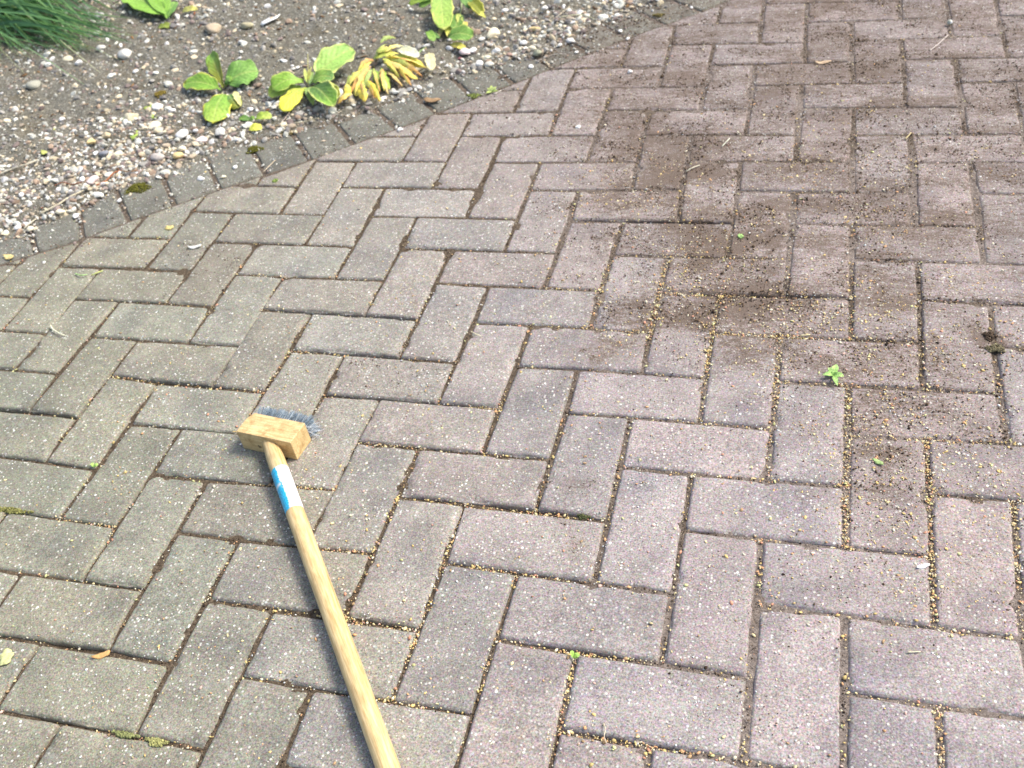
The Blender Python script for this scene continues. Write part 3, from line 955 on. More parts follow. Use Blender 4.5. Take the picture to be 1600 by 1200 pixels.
# ------------------------------------------------------------------ stones one can tell apart
WHITE = (.80, .79, .75); CREAM = (.76, .69, .50); TAN = (.46, .38, .27); GREY = (.40, .40, .38); PALE = (.62, .61, .55)
YEL = (.72, .56, .27); PINK = (.74, .62, .58); GREEN = (.33, .34, .24); RED = (.30, .13, .13); SLATE = (.24, .25, .28)
STONES = [
    (333, 47, 36, 21, TAN, 'large flat tan oval stone lying in the bed near the top'),
    (386, 41, 25, 13, (.42, .38, .24), 'mossy tan stone right of the large flat oval stone'),
    (198, 87, 27, 20, PALE, 'large pale rounded stone at the tip of the grass blades'),
    (155, 26, 17, 13, GREY, 'grey stone left of the cut green leaf at the top edge'),
    (153, 53, 14, 10, PALE, 'pale stone above the white lump beside the long grass'),
    (158, 76, 16, 12, PALE, 'whitish lump of stone under the middle grass blades'),
    (108, 93, 20, 11, CREAM, 'cream split stone below the grass near the left edge'),
    (123, 99, 13, 10, WHITE, 'white flake touching the cream split stone below the grass'),
    (54, 135, 25, 19, (.36, .36, .29), 'dull greenish grey stone where a pale grass blade ends'),
    (213, 112, 11, 9, WHITE, 'small white stone below the large pale rounded stone'),
    (97, 187, 12, 8, WHITE, 'small white oval pebble alone in the soil at left'),
    (206, 185, 22, 21, (.60, .55, .38), 'beige stone with a green scrap of leaf at its left'),
    (242, 198, 18, 18, CREAM, 'round cream pebble between beige stone and white gravel'),
    (247, 168, 22, 14, WHITE, 'white lump of stone with green leaf scraps around it'),
    (145, 283, 20, 17, PINK, 'round pinkish white pebble lying by the rusty root'),
    (128, 281, 11, 12, WHITE, 'small white pebble touching the round pinkish white one'),
    (315, 221, 21, 17, PINK, 'bright pinkish white angular stone beside the edging'),
    (345, 208, 19, 16, PALE, 'pale angular stone right of the bright pinkish white one'),
    (285, 211, 20, 18, WHITE, 'chalky white pebble left of the bright pinkish white stone'),
    (306, 204, 10, 7, WHITE, 'little white chip above the bright pinkish white stone'),
    (279, 244, 20, 12, YEL, 'glossy yellow tan pebble against the edging blocks'),
    (284, 233, 18, 11, CREAM, 'cream pebble just above the glossy yellow tan one'),
    (245, 247, 28, 14, (.45, .41, .37), 'long flat grey brown stone beside the edging'),
    (300, 246, 14, 13, TAN, 'dull beige pebble right of the yellow tan one'),
    (163, 241, 18, 12, SLATE, 'bluish grey slaty pebble in the pale gravel'),
    (149, 240, 10, 8, WHITE, 'white pebble at the left end of the bluish grey one'),
    (142, 222, 18, 11, YEL, 'mustard coloured lump in the middle of the gravel'),
    (168, 213, 17, 12, (.58, .48, .30), 'tan lump of stone right of the mustard coloured one'),
    (110, 218, 8, 16, PALE, 'upright narrow pale pebble in the soil at left'),
    (185, 242, 14, 13, CREAM, 'cream pebble right of the bluish grey slaty one'),
    (92, 296, 11, 7, WHITE, 'white pebble just above the long bleached stalk'),
    (28, 356, 15, 9, WHITE, 'white oval pebble on the edging at far left'),
    (48, 358, 13, 10, CREAM, 'cream pebble right of the white oval at far left'),
    (95, 331, 18, 9, CREAM, 'flat cream stone at the outer end of an edging block'),
    (118, 337, 10, 10, WHITE, 'round white pebble in a joint of the edging'),
    (187, 313, 9, 7, WHITE, 'white pebble in the gravel filled edging joint'),
    (314, 279, 20, 7, WHITE, 'pair of white crumbs fused into a flat chip on the edging'),
    (367, 261, 8, 7, WHITE, 'small white pebble on top of an edging block'),
    (349, 276, 8, 7, CREAM, 'cream pebble at the inner end of an edging joint'),
    (465, 223, 8, 7, WHITE, 'white crumb of stone in the joint under the lush weed'),
    (625, 203, 11, 8, WHITE, 'white pebble at the inner end of the widest edging joint'),
    (614, 144, 22, 8, (.66, .68, .62), 'long whitish stone below the wilted yellow weed'),
    (599, 153, 9, 9, WHITE, 'round white pebble below the long whitish stone'),
    (640, 139, 9, 8, WHITE, 'white pebble right of the wilted weed on the edging'),
    (443, 95, 17, 6, (.74, .77, .74), 'white bar shaped chip above the lush weed'),
    (458, 108, 8, 7, PALE, 'grey white pebble left of the lush weed stalk'),
    (465, 105, 6, 6, WHITE, 'tiny bright pebble between bar shaped chip and stalk'),
    (391, 171, 12, 8, WHITE, 'white pebble right of the bitten weed leaf'),
    (728, 83, 20, 15, PINK, 'pinkish white broken stone beside the tall weed'),
    (739, 79, 13, 14, WHITE, 'white broken stone touching the pinkish white broken stone'),
    (703, 76, 14, 9, WHITE, 'white stone left of the pinkish white broken pair'),
    (771, 54, 21, 24, CREAM, 'large lumpy cream yellow stone in the gravel'),
    (753, 62, 11, 10, PALE, 'round pale pebble left of the large cream yellow stone'),
    (775, 80, 14, 10, WHITE, 'white angular stone below the large cream yellow stone'),
    (761, 90, 16, 7, (.72, .72, .55), 'thin cream stone bridging two white stones'),
    (748, 101, 15, 13, WHITE, 'white stone under the left end of the thin cream stone'),
    (765, 102, 16, 12, (.55, .54, .46), 'greyish stone under the right end of the thin cream stone'),
    (719, 92, 10, 7, RED, 'dark wine red pebble beside the pinkish white stone'),
    (832, 76, 17, 8, CREAM, 'flat cream stone leaning over the grey green pebble'),
    (840, 84, 15, 11, GREEN, 'grey green pebble on the edging'),
    (830, 104, 9, 8, WHITE, 'white cube shaped chip alone on an edging block'),
    (891, 64, 17, 10, WHITE, 'white angular stone on the edging near the pale root'),
    (818, 67, 13, 10, WHITE, 'white round stone in the gravel above the flat cream stone'),
    (835, 45, 19, 8, YEL, 'curved yellow brown chip in the upper gravel'),
    (852, 13, 10, 9, WHITE, 'bright white pebble near the top edge of the photo'),
    (796, 85, 12, 7, (.42, .28, .22), 'reddish brown oval pebble among the pale stones'),
    (901, 81, 6, 6, WHITE, 'white pebble near the inner end of an edging joint'),
    (969, 48, 7, 6, WHITE, 'white pebble on the edging beside the mossy joint'),
    (981, 60, 6, 6, WHITE, 'white pebble in the paving corner beyond the edging'),
    (984, 112, 9, 7, WHITE, 'lone white stone on soil stained paving at the top'),
    (903, 198, 8, 7, WHITE, 'white stone lying on the dusty paving joint'),
]


def stone(k, x, y, w, h, colr, label):
    r = np.random.default_rng(100 + k)
    p0 = at(x, y, .004)
    z0, t = soil_z(np.array([p0[0]]), np.array([p0[1]]))
    z0 = float(z0[0]) if t[0] > .5 else 0.0
    c = at(x, y, z0 + .002)
    dep = -((c - CAM) @ ROT)[2]
    mm = dep / FPX
    a = w * mm / 2 * 1.02
    hh = h * mm                         # apparent height = depth*sin + height*cos
    b_ = hh / 2 / 0.78
    cc = min(b_, a) * 0.62
    V0, F0 = ICO3
    V = V0.copy()
    for _ in range(9):                  # flat facets of a broken stone
        n = r.normal(size=3); n /= np.linalg.norm(n)
        d = V @ n; lim = r.uniform(.55, .88)
        V = V - np.clip(d - lim, 0, None)[:, None] * n * .85
    kk = r.normal(size=(3, 4)) * 2.2
    V = V * (1 + .09 * np.sin(V @ kk + r.random(4) * 6).mean(-1))[:, None]
    V = V * np.array([a, b_, cc])
    th = r.uniform(-.35, .35) - .25
    ca, sa = math.cos(th), math.sin(th)
    V = V @ np.array([[ca, sa, 0], [-sa, ca, 0], [0, 0, 1]])
    z = c[2] + cc * .55 - .002
    colv = np.array(colr)[None] * (1 + .16 * (fbm(V[:, 0] + k, V[:, 1] - V[:, 2], 260, k, 3) - .5) * 2)[:, None]
    o = mesh_obj('stone', V, F0, M_STONE, cols=np.clip(colv, 0, 1), smooth=True)
    o.location = (float(c[0]), float(c[1]), float(z))
    tag(o, label, 'stone', 'stones one can tell apart in the bed and on the edging')


for k, s in enumerate(STONES):
    stone(k, *s)


def flake(name, x, y, w, h, colr, label, cat, group, thick=.0012, lift=.001, mat=None):
    """thin, slightly bent chip or leaf scrap with a ragged outline"""
    r = np.random.default_rng(int(x * 7 + y))
    p0 = at(x, y, .003)
    z0, t = soil_z(np.array([p0[0]]), np.array([p0[1]]))
    z0 = float(z0[0]) if t[0] > .5 else 0.0
    c = at(x, y, z0 + lift)
    mm = -((c - CAM) @ ROT)[2] / FPX
    a, b_ = w * mm / 2, h * mm / 2 / .75
    n = 18
    ang = np.arange(n) / n * 2 * np.pi
    rad = 1 + .16 * np.sin(ang * 2 + r.random() * 6) + .10 * np.sin(ang * 5 + r.random() * 6) + (r.random(n) - .5) * .12
    ringv = []
    for s in (1.0, .55):
        xx = np.cos(ang) * rad * a * s; yy = np.sin(ang) * rad * b_ * s
        zz = .22 * a * ((xx / a) ** 2 * s) + .12 * b_ * np.sin(xx / a * 3)
        ringv.append(np.stack([xx, yy, zz + .0006], -1))
    V = np.concatenate(ringv + [[[0, 0, .0006]]])
    top = [(i, (i + 1) % n, n + (i + 1) % n, n + i) for i in range(n)] + [(n + i, n + (i + 1) % n, 2 * n) for i in range(n)]
    nb = len(V)
    V2 = V - [0, 0, thick]
    F = top + [tuple(nb + i for i in reversed(f)) for f in top] + [(i, nb + i, nb + (i + 1) % n, (i + 1) % n) for i in range(n)]
    V = np.concatenate([V, V2])
    th = r.uniform(-.5, .5)
    ca, sa = math.cos(th), math.sin(th)
    V = V @ np.array([[ca, sa, 0], [-sa, ca, 0], [0, 0, 1]])
    cv = np.array(colr)[None] * (1 + .3 * (fbm(V[:, 0] * 1 + x, V[:, 1] + y, 300, 3, 2) - .5) * 2)[:, None]
    o = mesh_obj(name, V, F, mat or M_DRY, cols=np.clip(cv, 0, 1), smooth=True)
    o.location = [float(v) for v in c]
    return tag(o, label, cat, group)


LG = 'scraps of leaf lying about'
YG = (.42, .55, .12)
flake('stone_shard', 423, 31, 20, 24, (.80, .82, .80), 'bright white pointed shard standing out in the dark soil', 'shard', None, .003, .004, M_STONE)
flake('leaf_scrap', 241, 183, 13, 9, YG, 'yellow green scrap of leaf under the white lump of stone', 'leaf', LG)
flake('leaf_scrap', 232, 168, 12, 10, (.36, .46, .10), 'green scrap of leaf left of the white lump of stone', 'leaf', LG)
flake('leaf_scrap', 210, 211, 14, 18, YG, 'bright yellow green leaf scrap below the beige stone', 'leaf', LG)
flake('leaf_scrap', 193, 186, 9, 9, (.36, .48, .12), 'small green leaf scrap at the left side of the beige stone', 'leaf', LG)
flake('leaf_scrap', 81, 204, 13, 12, (.62, .66, .20), 'lime yellow leaf scrap in the soil at left', 'leaf', LG)
flake('leaf_scrap', 69, 239, 15, 8, (.58, .62, .18), 'pair shaped lime scrap in the soil above the bleached stalk', 'leaf', LG)
flake('fallen_leaf', 10, 1028, 27, 19, (.66, .68, .32), 'pale yellow green fallen leaf on the paving at the left edge', 'leaf', 'fallen leaves on the paving')
flake('fallen_leaf', 160, 1024, 25, 9, (.66, .40, .16), 'curled orange brown leaf on a paving joint at lower left', 'leaf', 'fallen leaves on the paving')
flake('fallen_leaf', 1285, 98, 22, 7, (.62, .46, .30), 'tan dry leaf on the soil stained paving at the top', 'leaf', 'fallen leaves on the paving')
flake('fallen_leaf', 305, 386, 20, 6, (.80, .80, .74), 'whitish curved petal on a paver left of the middle', 'petal', 'fallen leaves on the paving')
flake('fallen_leaf', 265, 356, 17, 8, (.74, .62, .25), 'crumpled yellow petal on the paving near the edging', 'petal', 'fallen leaves on the paving')
flake('fallen_leaf', 1442, 885, 18, 7, (.80, .79, .78), 'white flake on a paver at lower right', 'flake', 'fallen leaves on the paving')
flake('fallen_leaf', 1155, 1078, 22, 5, (.78, .76, .74), 'thin whitish flake on a paver near the bottom', 'flake', 'fallen leaves on the paving') if False else None
flake('leaf_scrap', 14, 402, 22, 9, (.70, .58, .26), 'crumpled yellow leaf lying on the edging at far left', 'leaf', LG)
flake('leaf_scrap', 1157, 369, 9, 8, (.38, .58, .20), 'tiny green leaf in the brushed soil at the centre right', 'leaf', LG)
flake('leaf_scrap', 1372, 722, 18, 6, (.36, .50, .20), 'green scrap of leaf in the seed litter at right', 'leaf', LG)
flake('leaf_scrap', 635, 58, 4, 4, (.5, .4, .3), 'x', 'leaf', LG) if False else None
# the dried brown leaf on the edging is curled into three folds
for (x, y, w, h, cc) in [(676, 157, 30, 10, (.36, .24, .13))]:
    flake('dry_leaf', x, y, w, h, cc, 'curled brown dead leaf on an edging block', 'leaf', 'fallen leaves on the paving', .0012, .004)


# ------------------------------------------------------------------ sticks, stalks, roots
def tube(name, pts, r0, r1, colr, mat, parent=None, n=6):
    """pts: world points"""
    P = np.array(pts, float)
    # resample with Catmull-Rom
    out = []
    m = len(P)
    for i in range(m - 1):
        p0, p1, p2, p3 = P[max(i - 1, 0)], P[i], P[i + 1], P[min(i + 2, m - 1)]
        for t in np.linspace(0, 1, 5, endpoint=(i == m - 2)):
            out.append(.5 * ((2 * p1) + (-p0 + p2) * t + (2 * p0 - 5 * p1 + 4 * p2 - p3) * t * t + (-p0 + 3 * p1 - 3 * p2 + p3) * t ** 3))
    P = np.array(out)
    T = np.gradient(P, axis=0); T /= np.linalg.norm(T, axis=1, keepdims=True) + 1e-12
    up = np.array([0, 0, 1.0])
    A = np.cross(T, up); A /= np.linalg.norm(A, axis=1, keepdims=True) + 1e-9
    B = np.cross(A, T)
    ang = np.arange(n) / n * 2 * np.pi
    rr = np.linspace(r0, r1, len(P)) * (1 + .18 * np.sin(np.arange(len(P)) * 2.3))
    V = P[:, None] + rr[:, None, None] * (np.cos(ang)[None, :, None] * A[:, None] + np.sin(ang)[None, :, None] * B[:, None])
    idx = np.arange(len(P) * n).reshape(len(P), n)
    F = [(idx[i, j], idx[i, (j + 1) % n], idx[i + 1, (j + 1) % n], idx[i + 1, j]) for i in range(len(P) - 1) for j in range(n)]
    F += [tuple(idx[0, ::-1]), tuple(idx[-1])]
    return mesh_obj(name, V.reshape(-1, 3), F, mat, parent, cols=np.tile(np.array(colr), (V.shape[0] * n, 1)), smooth=True)


def gpt(x, y, z=.002):
    p = at(x, y, z)
    zz, t = soil_z(np.array([p[0]]), np.array([p[1]]))
    if t[0] > .5:
        p = at(x, y, float(zz[0]) + z)
    return p


def stick(name, pts, r0, r1, colr, label, cat, group='stalks and roots lying about', z=.0025):
    W = [gpt(a, b, z + (.003 if 0 < i < len(pts) - 1 else 0)) for i, (a, b) in enumerate(pts)]
    o = tube(name, W, r0, r1, colr, M_DRY)
    return tag(o, label, cat, group)


stick('dry_stalk', [(62, 334), (90, 320), (108, 308), (125, 300), (140, 294), (158, 291)], .0022, .0010, (.70, .64, .46), 'long bleached stalk lying along the edging at left', 'stalk')
stick('dry_stalk', [(38, 356), (48, 348), (56, 342)], .0014, .0012, (.72, .68, .52), 'short bleached stalk end on the edging at far left', 'stalk')
stick('dry_stalk', [(0, 272), (18, 264), (40, 257), (58, 250)], .0012, .0020, (.66, .62, .48), 'pale stalk crossing the soil at the far left edge', 'stalk')
stick('root', [(150, 290), (166, 282), (178, 270), (192, 266)], .0022, .0016, (.38, .15, .07), 'rusty red root at the outer end of the edging', 'root')
stick('root', [(85, 290), (98, 285), (112, 288), (128, 284)], .0014, .0010, (.30, .13, .07), 'thin dark red root left of the pinkish white pebble', 'root')
stick('root', [(182, 263), (198, 268), (215, 266)], .0014, .001, (.40, .22, .10), 'brown root crossing behind the mossy edging block', 'root')
stick('root', [(868, 30), (890, 24), (915, 24), (935, 34)], .0013, .0008, (.62, .62, .42), 'pale green arching root in the gravel near the top', 'root')
stick('root', [(862, 32), (878, 20), (890, 10)], .0010, .0008, (.68, .60, .46), 'thin cream root rising left of the arching root', 'root')
stick('root', [(840, 95), (862, 86), (884, 84)], .0007, .0005, (.48, .44, .40), 'fine grey thread lying across an edging block', 'root')
stick('root', [(880, 62), (905, 66), (908, 55), (911, 45)], .0006, .0005, (.55, .50, .44), 'fine curly root on the edging below the arching root', 'root')
stick('twig', [(412, 268), (418, 262), (428, 252), (431, 250)], .0011, .0007, (.66, .56, .40), 'pale forked twig in the edging joint below the small weed', 'twig')
stick('twig', [(436, 196), (446, 184), (452, 176)], .0008, .0006, (.66, .56, .46), 'thin pinkish twig pointing at the lush weed', 'twig')
stick('twig', [(462, 192), (480, 189), (498, 184)], .0009, .0007, (.66, .60, .40), 'straw lying along the outer edge of the edging', 'twig')
stick('twig', [(519, 185), (527, 177), (534, 173)], .0006, .0006, (.66, .58, .46), 'fine straw on the edging right of the lush weed', 'twig')
stick('twig', [(772, 147), (783, 141)], .0011, .0009, (.80, .74, .66), 'short white straw beside the green edging joint', 'twig')
stick('twig', [(855, 98), (858, 104)], .0011, .0009, (.70, .60, .42), 'stubby tan straw in an edging joint at the top', 'twig')
stick('twig', [(1453, 79), (1468, 67), (1481, 55)], .0011, .0008, (.78, .70, .62), 'straight pale straw on the paving beside the round bead', 'twig')
stick('twig', [(1128, 229), (1140, 216)], .0010, .0010, (.72, .74, .60), 'short pale green straw on soil stained pavers', 'twig')
stick('twig', [(1072, 268), (1080, 263), (1093, 258)], .0009, .0009, (.74, .72, .56), 'short cream straw at the dirty joint crossing', 'twig')
stick('twig', [(1415, 217), (1424, 207)], .0011, .0008, (.72, .62, .34), 'short yellow straw in the upper right paving', 'twig')
stick('twig', [(1251, 524), (1266, 523)], .0009, .0007, (.80, .72, .44), 'yellow straw in the long joint right of the middle', 'twig')
stick('twig', [(736, 518), (744, 522), (752, 525)], .0010, .0007, (.80, .74, .50), 'lone straw at a paver corner in the middle', 'twig')
stick('twig', [(1418, 1019), (1438, 1018)], .0008, .0007, (.76, .72, .50), 'thin straw on the long paver at lower right', 'twig')
stick('twig', [(626, 982), (640, 968), (652, 972)], .0005, .0005, (.72, .66, .46), 'hair thin straw over the seed filled joint', 'twig') if False else None
stick('curled_stalk', [(79, 509), (82, 514), (88, 518), (95, 522), (102, 524)], .0018, .0010, (.76, .76, .56), 'curled cream stalk on the paving at left', 'stalk')
stick('curled_stalk', [(943, 1130), (946, 1140), (944, 1150), (948, 1162)], .0006, .0005, (.66, .58, .44), 'fine wavy root over a seedy joint at the bottom', 'root')
stick('green_stalk', [(118, 428), (127, 430), (136, 429)], .0016, .0010, (.40, .62, .24), 'bright green stalk end on the paving at left', 'stalk')
stick('green_stalk', [(143, 430), (152, 426), (160, 423)], .0014, .0012, (.66, .72, .26), 'lime stalk right of the bright green one', 'stalk')

# the round glassy bead on the upper right paving
bo = mesh_obj('bead', ICO3[0] * .0062, ICO3[1], None, smooth=True)
bmx, bnt, bb = new_mat('bead', 0.12, 0.8)
bco = N(bnt, 'ShaderNodeTexCoord').outputs['Object']
L(bnt, ramp(bnt, noise(bnt, bco, 160, 2).outputs['Fac'], [(0.35, (0.34, 0.33, 0.16)), (0.6, (0.60, 0.62, 0.62))]), bb.inputs['Base Color'])
bo.data.materials.append(bmx)
bo.location = [float(v) for v in at(1484, 35, .0060)]
tag(bo, 'shiny round bead with a white glint on the paving at top right', 'bead')


# ------------------------------------------------------------------ leaves
GRN = (.155, .33, .060); GR2 = (.10, .235, .075); LGT = (.27, .42, .085); OLV = (.17, .22, .03); YLW = (.72, .60, .10); TNN = (.66, .46, .20); PAL = (.66, .70, .46); DKG = (.07, .17, .045)


def leaf(parent, base, tip, width, c1, c2=None, edge=None, zb=.006, zt=.012, arch=.010, shape='obovate', cup=.14, roll=0.0, wave=.05, seed=0, name='leaf'):
    """base, tip: photo points at heights zb, zt; width in photo px at mid-leaf"""
    r = np.random.default_rng(seed + int(base[0] * 3 + tip[1] * 5))
    A = at(*base, zb); B = at(*tip, zt)
    for P_ in (A, B):
        pass
    gz = float(soil_z(np.array([A[0]]), np.array([A[1]]))[0][0])
    A = at(*base, zb + max(gz, 0)); B = at(*tip, zt + max(gz, 0))
    mm = -(((A + B) / 2 - CAM) @ ROT)[2] / FPX
    W = width * mm * 1.26 / 2
    B = A + (B - A) * 1.04
    n, m = 15, 8
    t = np.linspace(0, 1, n)
    P = A[None] * (1 - t)[:, None] + B[None] * t[:, None]
    P[:, 2] += arch * np.sin(np.pi * t ** .9)
    T = np.gradient(P, axis=0); T /= np.linalg.norm(T, axis=1, keepdims=True)
    view = CAM - (A + B) / 2; view /= np.linalg.norm(view)
    up = np.array([0, 0, 1.0]) * .6 + view * .4
    S = np.cross(T, up); S /= np.linalg.norm(S, axis=1, keepdims=True)
    Nn = np.cross(S, T)
    if roll:
        S, Nn = S * math.cos(roll) + Nn * math.sin(roll), Nn * math.cos(roll) - S * math.sin(roll)
    if shape == 'obovate':
        w = np.sqrt(np.clip(1 - ((t - .64) / .37) ** 2, 0, 1)) * (t > .5) + (t <= .5) * (.20 + .74 * sstep(0, .55, t)) ; w = np.maximum(w, .16 * (1 - t))
    elif shape == 'oval':
        w = np.clip(1 - np.abs((t - .54) / .47) ** 2.3, 0, 1) ** .55; w = np.maximum(w, .12 * (1 - t))
    else:
        w = np.sin(np.pi * t ** .9) ** .85; w = np.maximum(w, .10 * (1 - t))
    w[-1] = .02
    s = np.linspace(-1, 1, 2 * m + 1)
    wav = 1 + wave * np.sin(t * 23 + r.random() * 6) + wave * (r.random(n) - .5) * 1.5
    V = P[:, None] + (S[:, None] * (s[None, :, None] * (w * wav)[:, None, None] * W)) \
        + Nn[:, None] * ((cup * W * (np.abs(s) ** 1.6)[None, :] * w[:, None] + .11 * W * np.sin(t * 15 + r.random() * 6)[:, None] * (np.abs(s) ** 3)[None, :])[..., None])
    k = 2 * m + 1
    idx = np.arange(n * k).reshape(n, k)
    F = np.stack([idx[:-1, :-1], idx[:-1, 1:], idx[1:, 1:], idx[1:, :-1]], -1).reshape(-1, 4)
    c1 = np.array(c1); c2 = np.array(c2 if c2 is not None else c1)
    ts = np.broadcast_to(t[:, None], (n, k)); ss = np.broadcast_to(np.abs(s)[None], (n, k))
    nz = fbm(ts * 3 + seed, ss * 2 + base[0], 3.0, seed, 3)
    a = sstep(.35, .95, ts + (nz - .5) * .7)
    C = c1 * (1 - a[..., None]) + c2 * a[..., None]
    if edge is not None:
        e = sstep(.84, 1.0, np.maximum(ss, sstep(.93, 1, ts)) + (nz - .5) * .25)[..., None]
        C = C * (1 - e) + np.array(edge) * e
    mid = (1 - np.clip(ss / .13, 0, 1))[..., None] * .35
    C = C * (1 - mid) + np.array([.42, .52, .22]) * mid
    C = C * (1 + .22 * (nz - .5) * 2)[..., None] * np.array([1.75, 1.50, 1.15])
    o = mesh_obj(name, V.reshape(-1, 3), F, M_LEAF, parent, cols=np.clip(C.reshape(-1, 3), 0, 1),
                 attrs={'across': np.broadcast_to(s[None], (n, k)).ravel(), 'along': ts.ravel()}, smooth=True)
    md = o.modifiers.new('thickness', 'SOLIDIFY'); md.thickness = .0005; md.offset = 0
    return o


def plant(name, x, y, label, group=None, cat='weed'):
    p = gpt(x, y, 0)
    e = empty(name, p)
    return tag(e, label, cat, group)


WG = 'weeds growing in the bed along the edging'
w = plant('weed', 350, 142, 'small green weed with five leaves, one bitten, at left of the bed', WG)
leaf(w, (350, 136), (330, 86), 21, OLV, GRN, zb=.010, zt=.030, arch=.006, roll=.5, cup=.35, seed=1)
leaf(w, (353, 134), (402, 112), 38, (.13, .30, .085), (.17, .36, .10), shape='oval', zb=.010, zt=.024, arch=.012, seed=2)
leaf(w, (345, 140), (290, 131), 27, GRN, GRN, edge=(.45, .52, .14), zb=.008, zt=.014, arch=.012, shape='oval', seed=3)
leaf(w, (352, 147), (334, 191), 34, GRN, (.24, .40, .09), edge=YLW, zb=.007, zt=.006, arch=.012, shape='oval', cup=-.12, seed=4)
leaf(w, (355, 148), (371, 168), 20, GR2, OLV, zb=.007, zt=.008, arch=.008, shape='oval', cup=-.2, seed=5)
leaf(w, (366, 143), (376, 165), 8, (.72, .66, .38), (.70, .60, .36), zb=.007, zt=.007, arch=.006, shape='lance', wave=.2, seed=6, name='withered_leaf')
leaf(w, (352, 130), (362, 122), 10, GR2, GRN, zb=.014, zt=.022, arch=.003, seed=7)
tube('stem', [gpt(347, 148, -.002), at(349, 141, .012), at(351, 134, .020)], .0030, .0018, (.62, .60, .36), M_DRY, w)

w = plant('weed', 483, 132, 'lush green weed with one big upright leaf and a yellow one', WG)
leaf(w, (470, 137), (421, 149), 21, LGT, LGT, edge=(.50, .62, .26), zb=.007, zt=.008, arch=.010, seed=11)
leaf(w, (498, 136), (527, 153), 22, OLV, OLV, edge=(.40, .52, .18), zb=.006, zt=.008, arch=.008, shape='oval', seed=12)
leaf(w, (479, 137), (443, 172), 24, (.30, .42, .08), (.86, .70, .10), edge=(.80, .68, .12), zb=.010, zt=.006, arch=.012, shape='obovate', cup=-.15, seed=13)
leaf(w, (484, 136), (489, 163), 13, (.20, .34, .12), (.28, .42, .14), zb=.010, zt=.006, arch=.010, shape='lance', seed=14)
leaf(w, (489, 136), (521, 165), 30, DKG, GRN, edge=(.52, .66, .26), zb=.012, zt=.012, arch=.012, shape='oval', cup=.35, seed=15)
leaf(w, (474, 128), (427, 139), 27, (.19, .38, .07), GRN, edge=(.40, .55, .16), zb=.014, zt=.018, arch=.014, seed=16)
leaf(w, (487, 130), (521, 122), 20, (.18, .34, .08), GR2, edge=(.45, .58, .22), zb=.016, zt=.026, arch=.012, shape='oval', seed=17)
leaf(w, (493, 124), (549, 78), 37, (.24, .44, .14), (.20, .40, .12), edge=(.46, .60, .26), zb=.018, zt=.040, arch=.012, shape='oval', seed=18)
leaf(w, (482, 130), (486, 104), 8, (.50, .55, .18), (.66, .66, .30), zb=.016, zt=.040, arch=.002, shape='lance', roll=.8, seed=19)
leaf(w, (480, 130), (476, 108), 6, (.30, .42, .14), (.42, .50, .2), zb=.016, zt=.036, arch=.002, shape='lance', roll=-.6, seed=20)
leaf(w, (484, 132), (489, 112), 7, (.22, .40, .2), (.30, .45, .22), zb=.016, zt=.030, arch=.002, shape='lance', roll=.3, seed=21)
tube('stem', [gpt(482, 136, -.002), at(481, 118, .026), at(481, 100, .045), at(481, 84, .058)], .0024, .0009, (.50, .48, .22), M_DRY, w)

w = plant('weed', 584, 106, 'wilted weed with drooping yellow and brown leaves', WG)
W4 = [((577, 98), (546, 148), 17, (.50, .55, .16), YLW, 'lance'), ((576, 103), (557, 148), 17, (.46, .54, .16), (.62, .66, .24), 'oval'), ((570, 112), (540, 138), 13, (.24, .38, .18), (.40, .50, .16), 'lance'),
      ((580, 108), (568, 140), 15, (.34, .50, .26), (.32, .50, .24), 'lance'), ((588, 110), (592, 142), 12, (.20, .38, .10), (.26, .42, .10), 'oval'),
      ((596, 106), (608, 138), 12, (.20, .40, .09), (.26, .42, .10), 'oval'), ((600, 98), (624, 122), 9, (.30, .46, .12), (.55, .58, .16), 'lance'),
      ((592, 112), (606, 146), 9, (.70, .50, .30), (.72, .58, .34), 'lance'), ((606, 95), (651, 123), 16, (.74, .56, .28), (.66, .58, .18), 'oval'),
      ((612, 90), (664, 106), 17, (.36, .46, .12), (.70, .66, .16), 'lance'), ((618, 104), (642, 133), 9, (.72, .50, .26), (.60, .34, .16), 'lance'), ((604, 112), (628, 134), 8, (.74, .58, .36), (.70, .48, .28), 'lance'),
      ((573, 126), (593, 158), 10, (.80, .66, .10), (.78, .62, .16), 'oval'), ((564, 132), (570, 158), 13, (.82, .68, .12), (.74, .56, .12), 'oval'),
      ((548, 136), (544, 151), 13, (.66, .62, .14), (.76, .64, .14), 'oval'), ((550, 146), (528, 162), 16, (.78, .64, .26), (.68, .46, .20), 'lance'),
      ((586, 92), (622, 84), 12, (.42, .54, .12), (.60, .62, .18), 'lance'), ((588, 88), (604, 70), 7, (.32, .46, .22), (.40, .54, .26), 'lance'),
      ((594, 68), (618, 60), 7, (.24, .38, .18), (.28, .42, .18), 'lance'), ((602, 82), (630, 72), 8, (.62, .58, .24), (.80, .78, .62), 'lance'),
      ((632, 92), (650, 112), 9, (.74, .60, .34), (.70, .50, .26), 'lance')]
W4 += [((582, 96), (560, 118), 13, (.52, .58, .20), (.60, .62, .22), 'oval'), ((604, 90), (636, 104), 12, (.56, .60, .18), (.66, .62, .2), 'oval'),
       ((598, 92), (618, 108), 11, (.46, .56, .14), (.5, .56, .16), 'oval'), ((590, 84), (612, 80), 9, (.40, .52, .16), (.62, .66, .3), 'oval'), ((566, 120), (553, 134), 11, (.42, .54, .2), (.5, .58, .2), 'oval')]
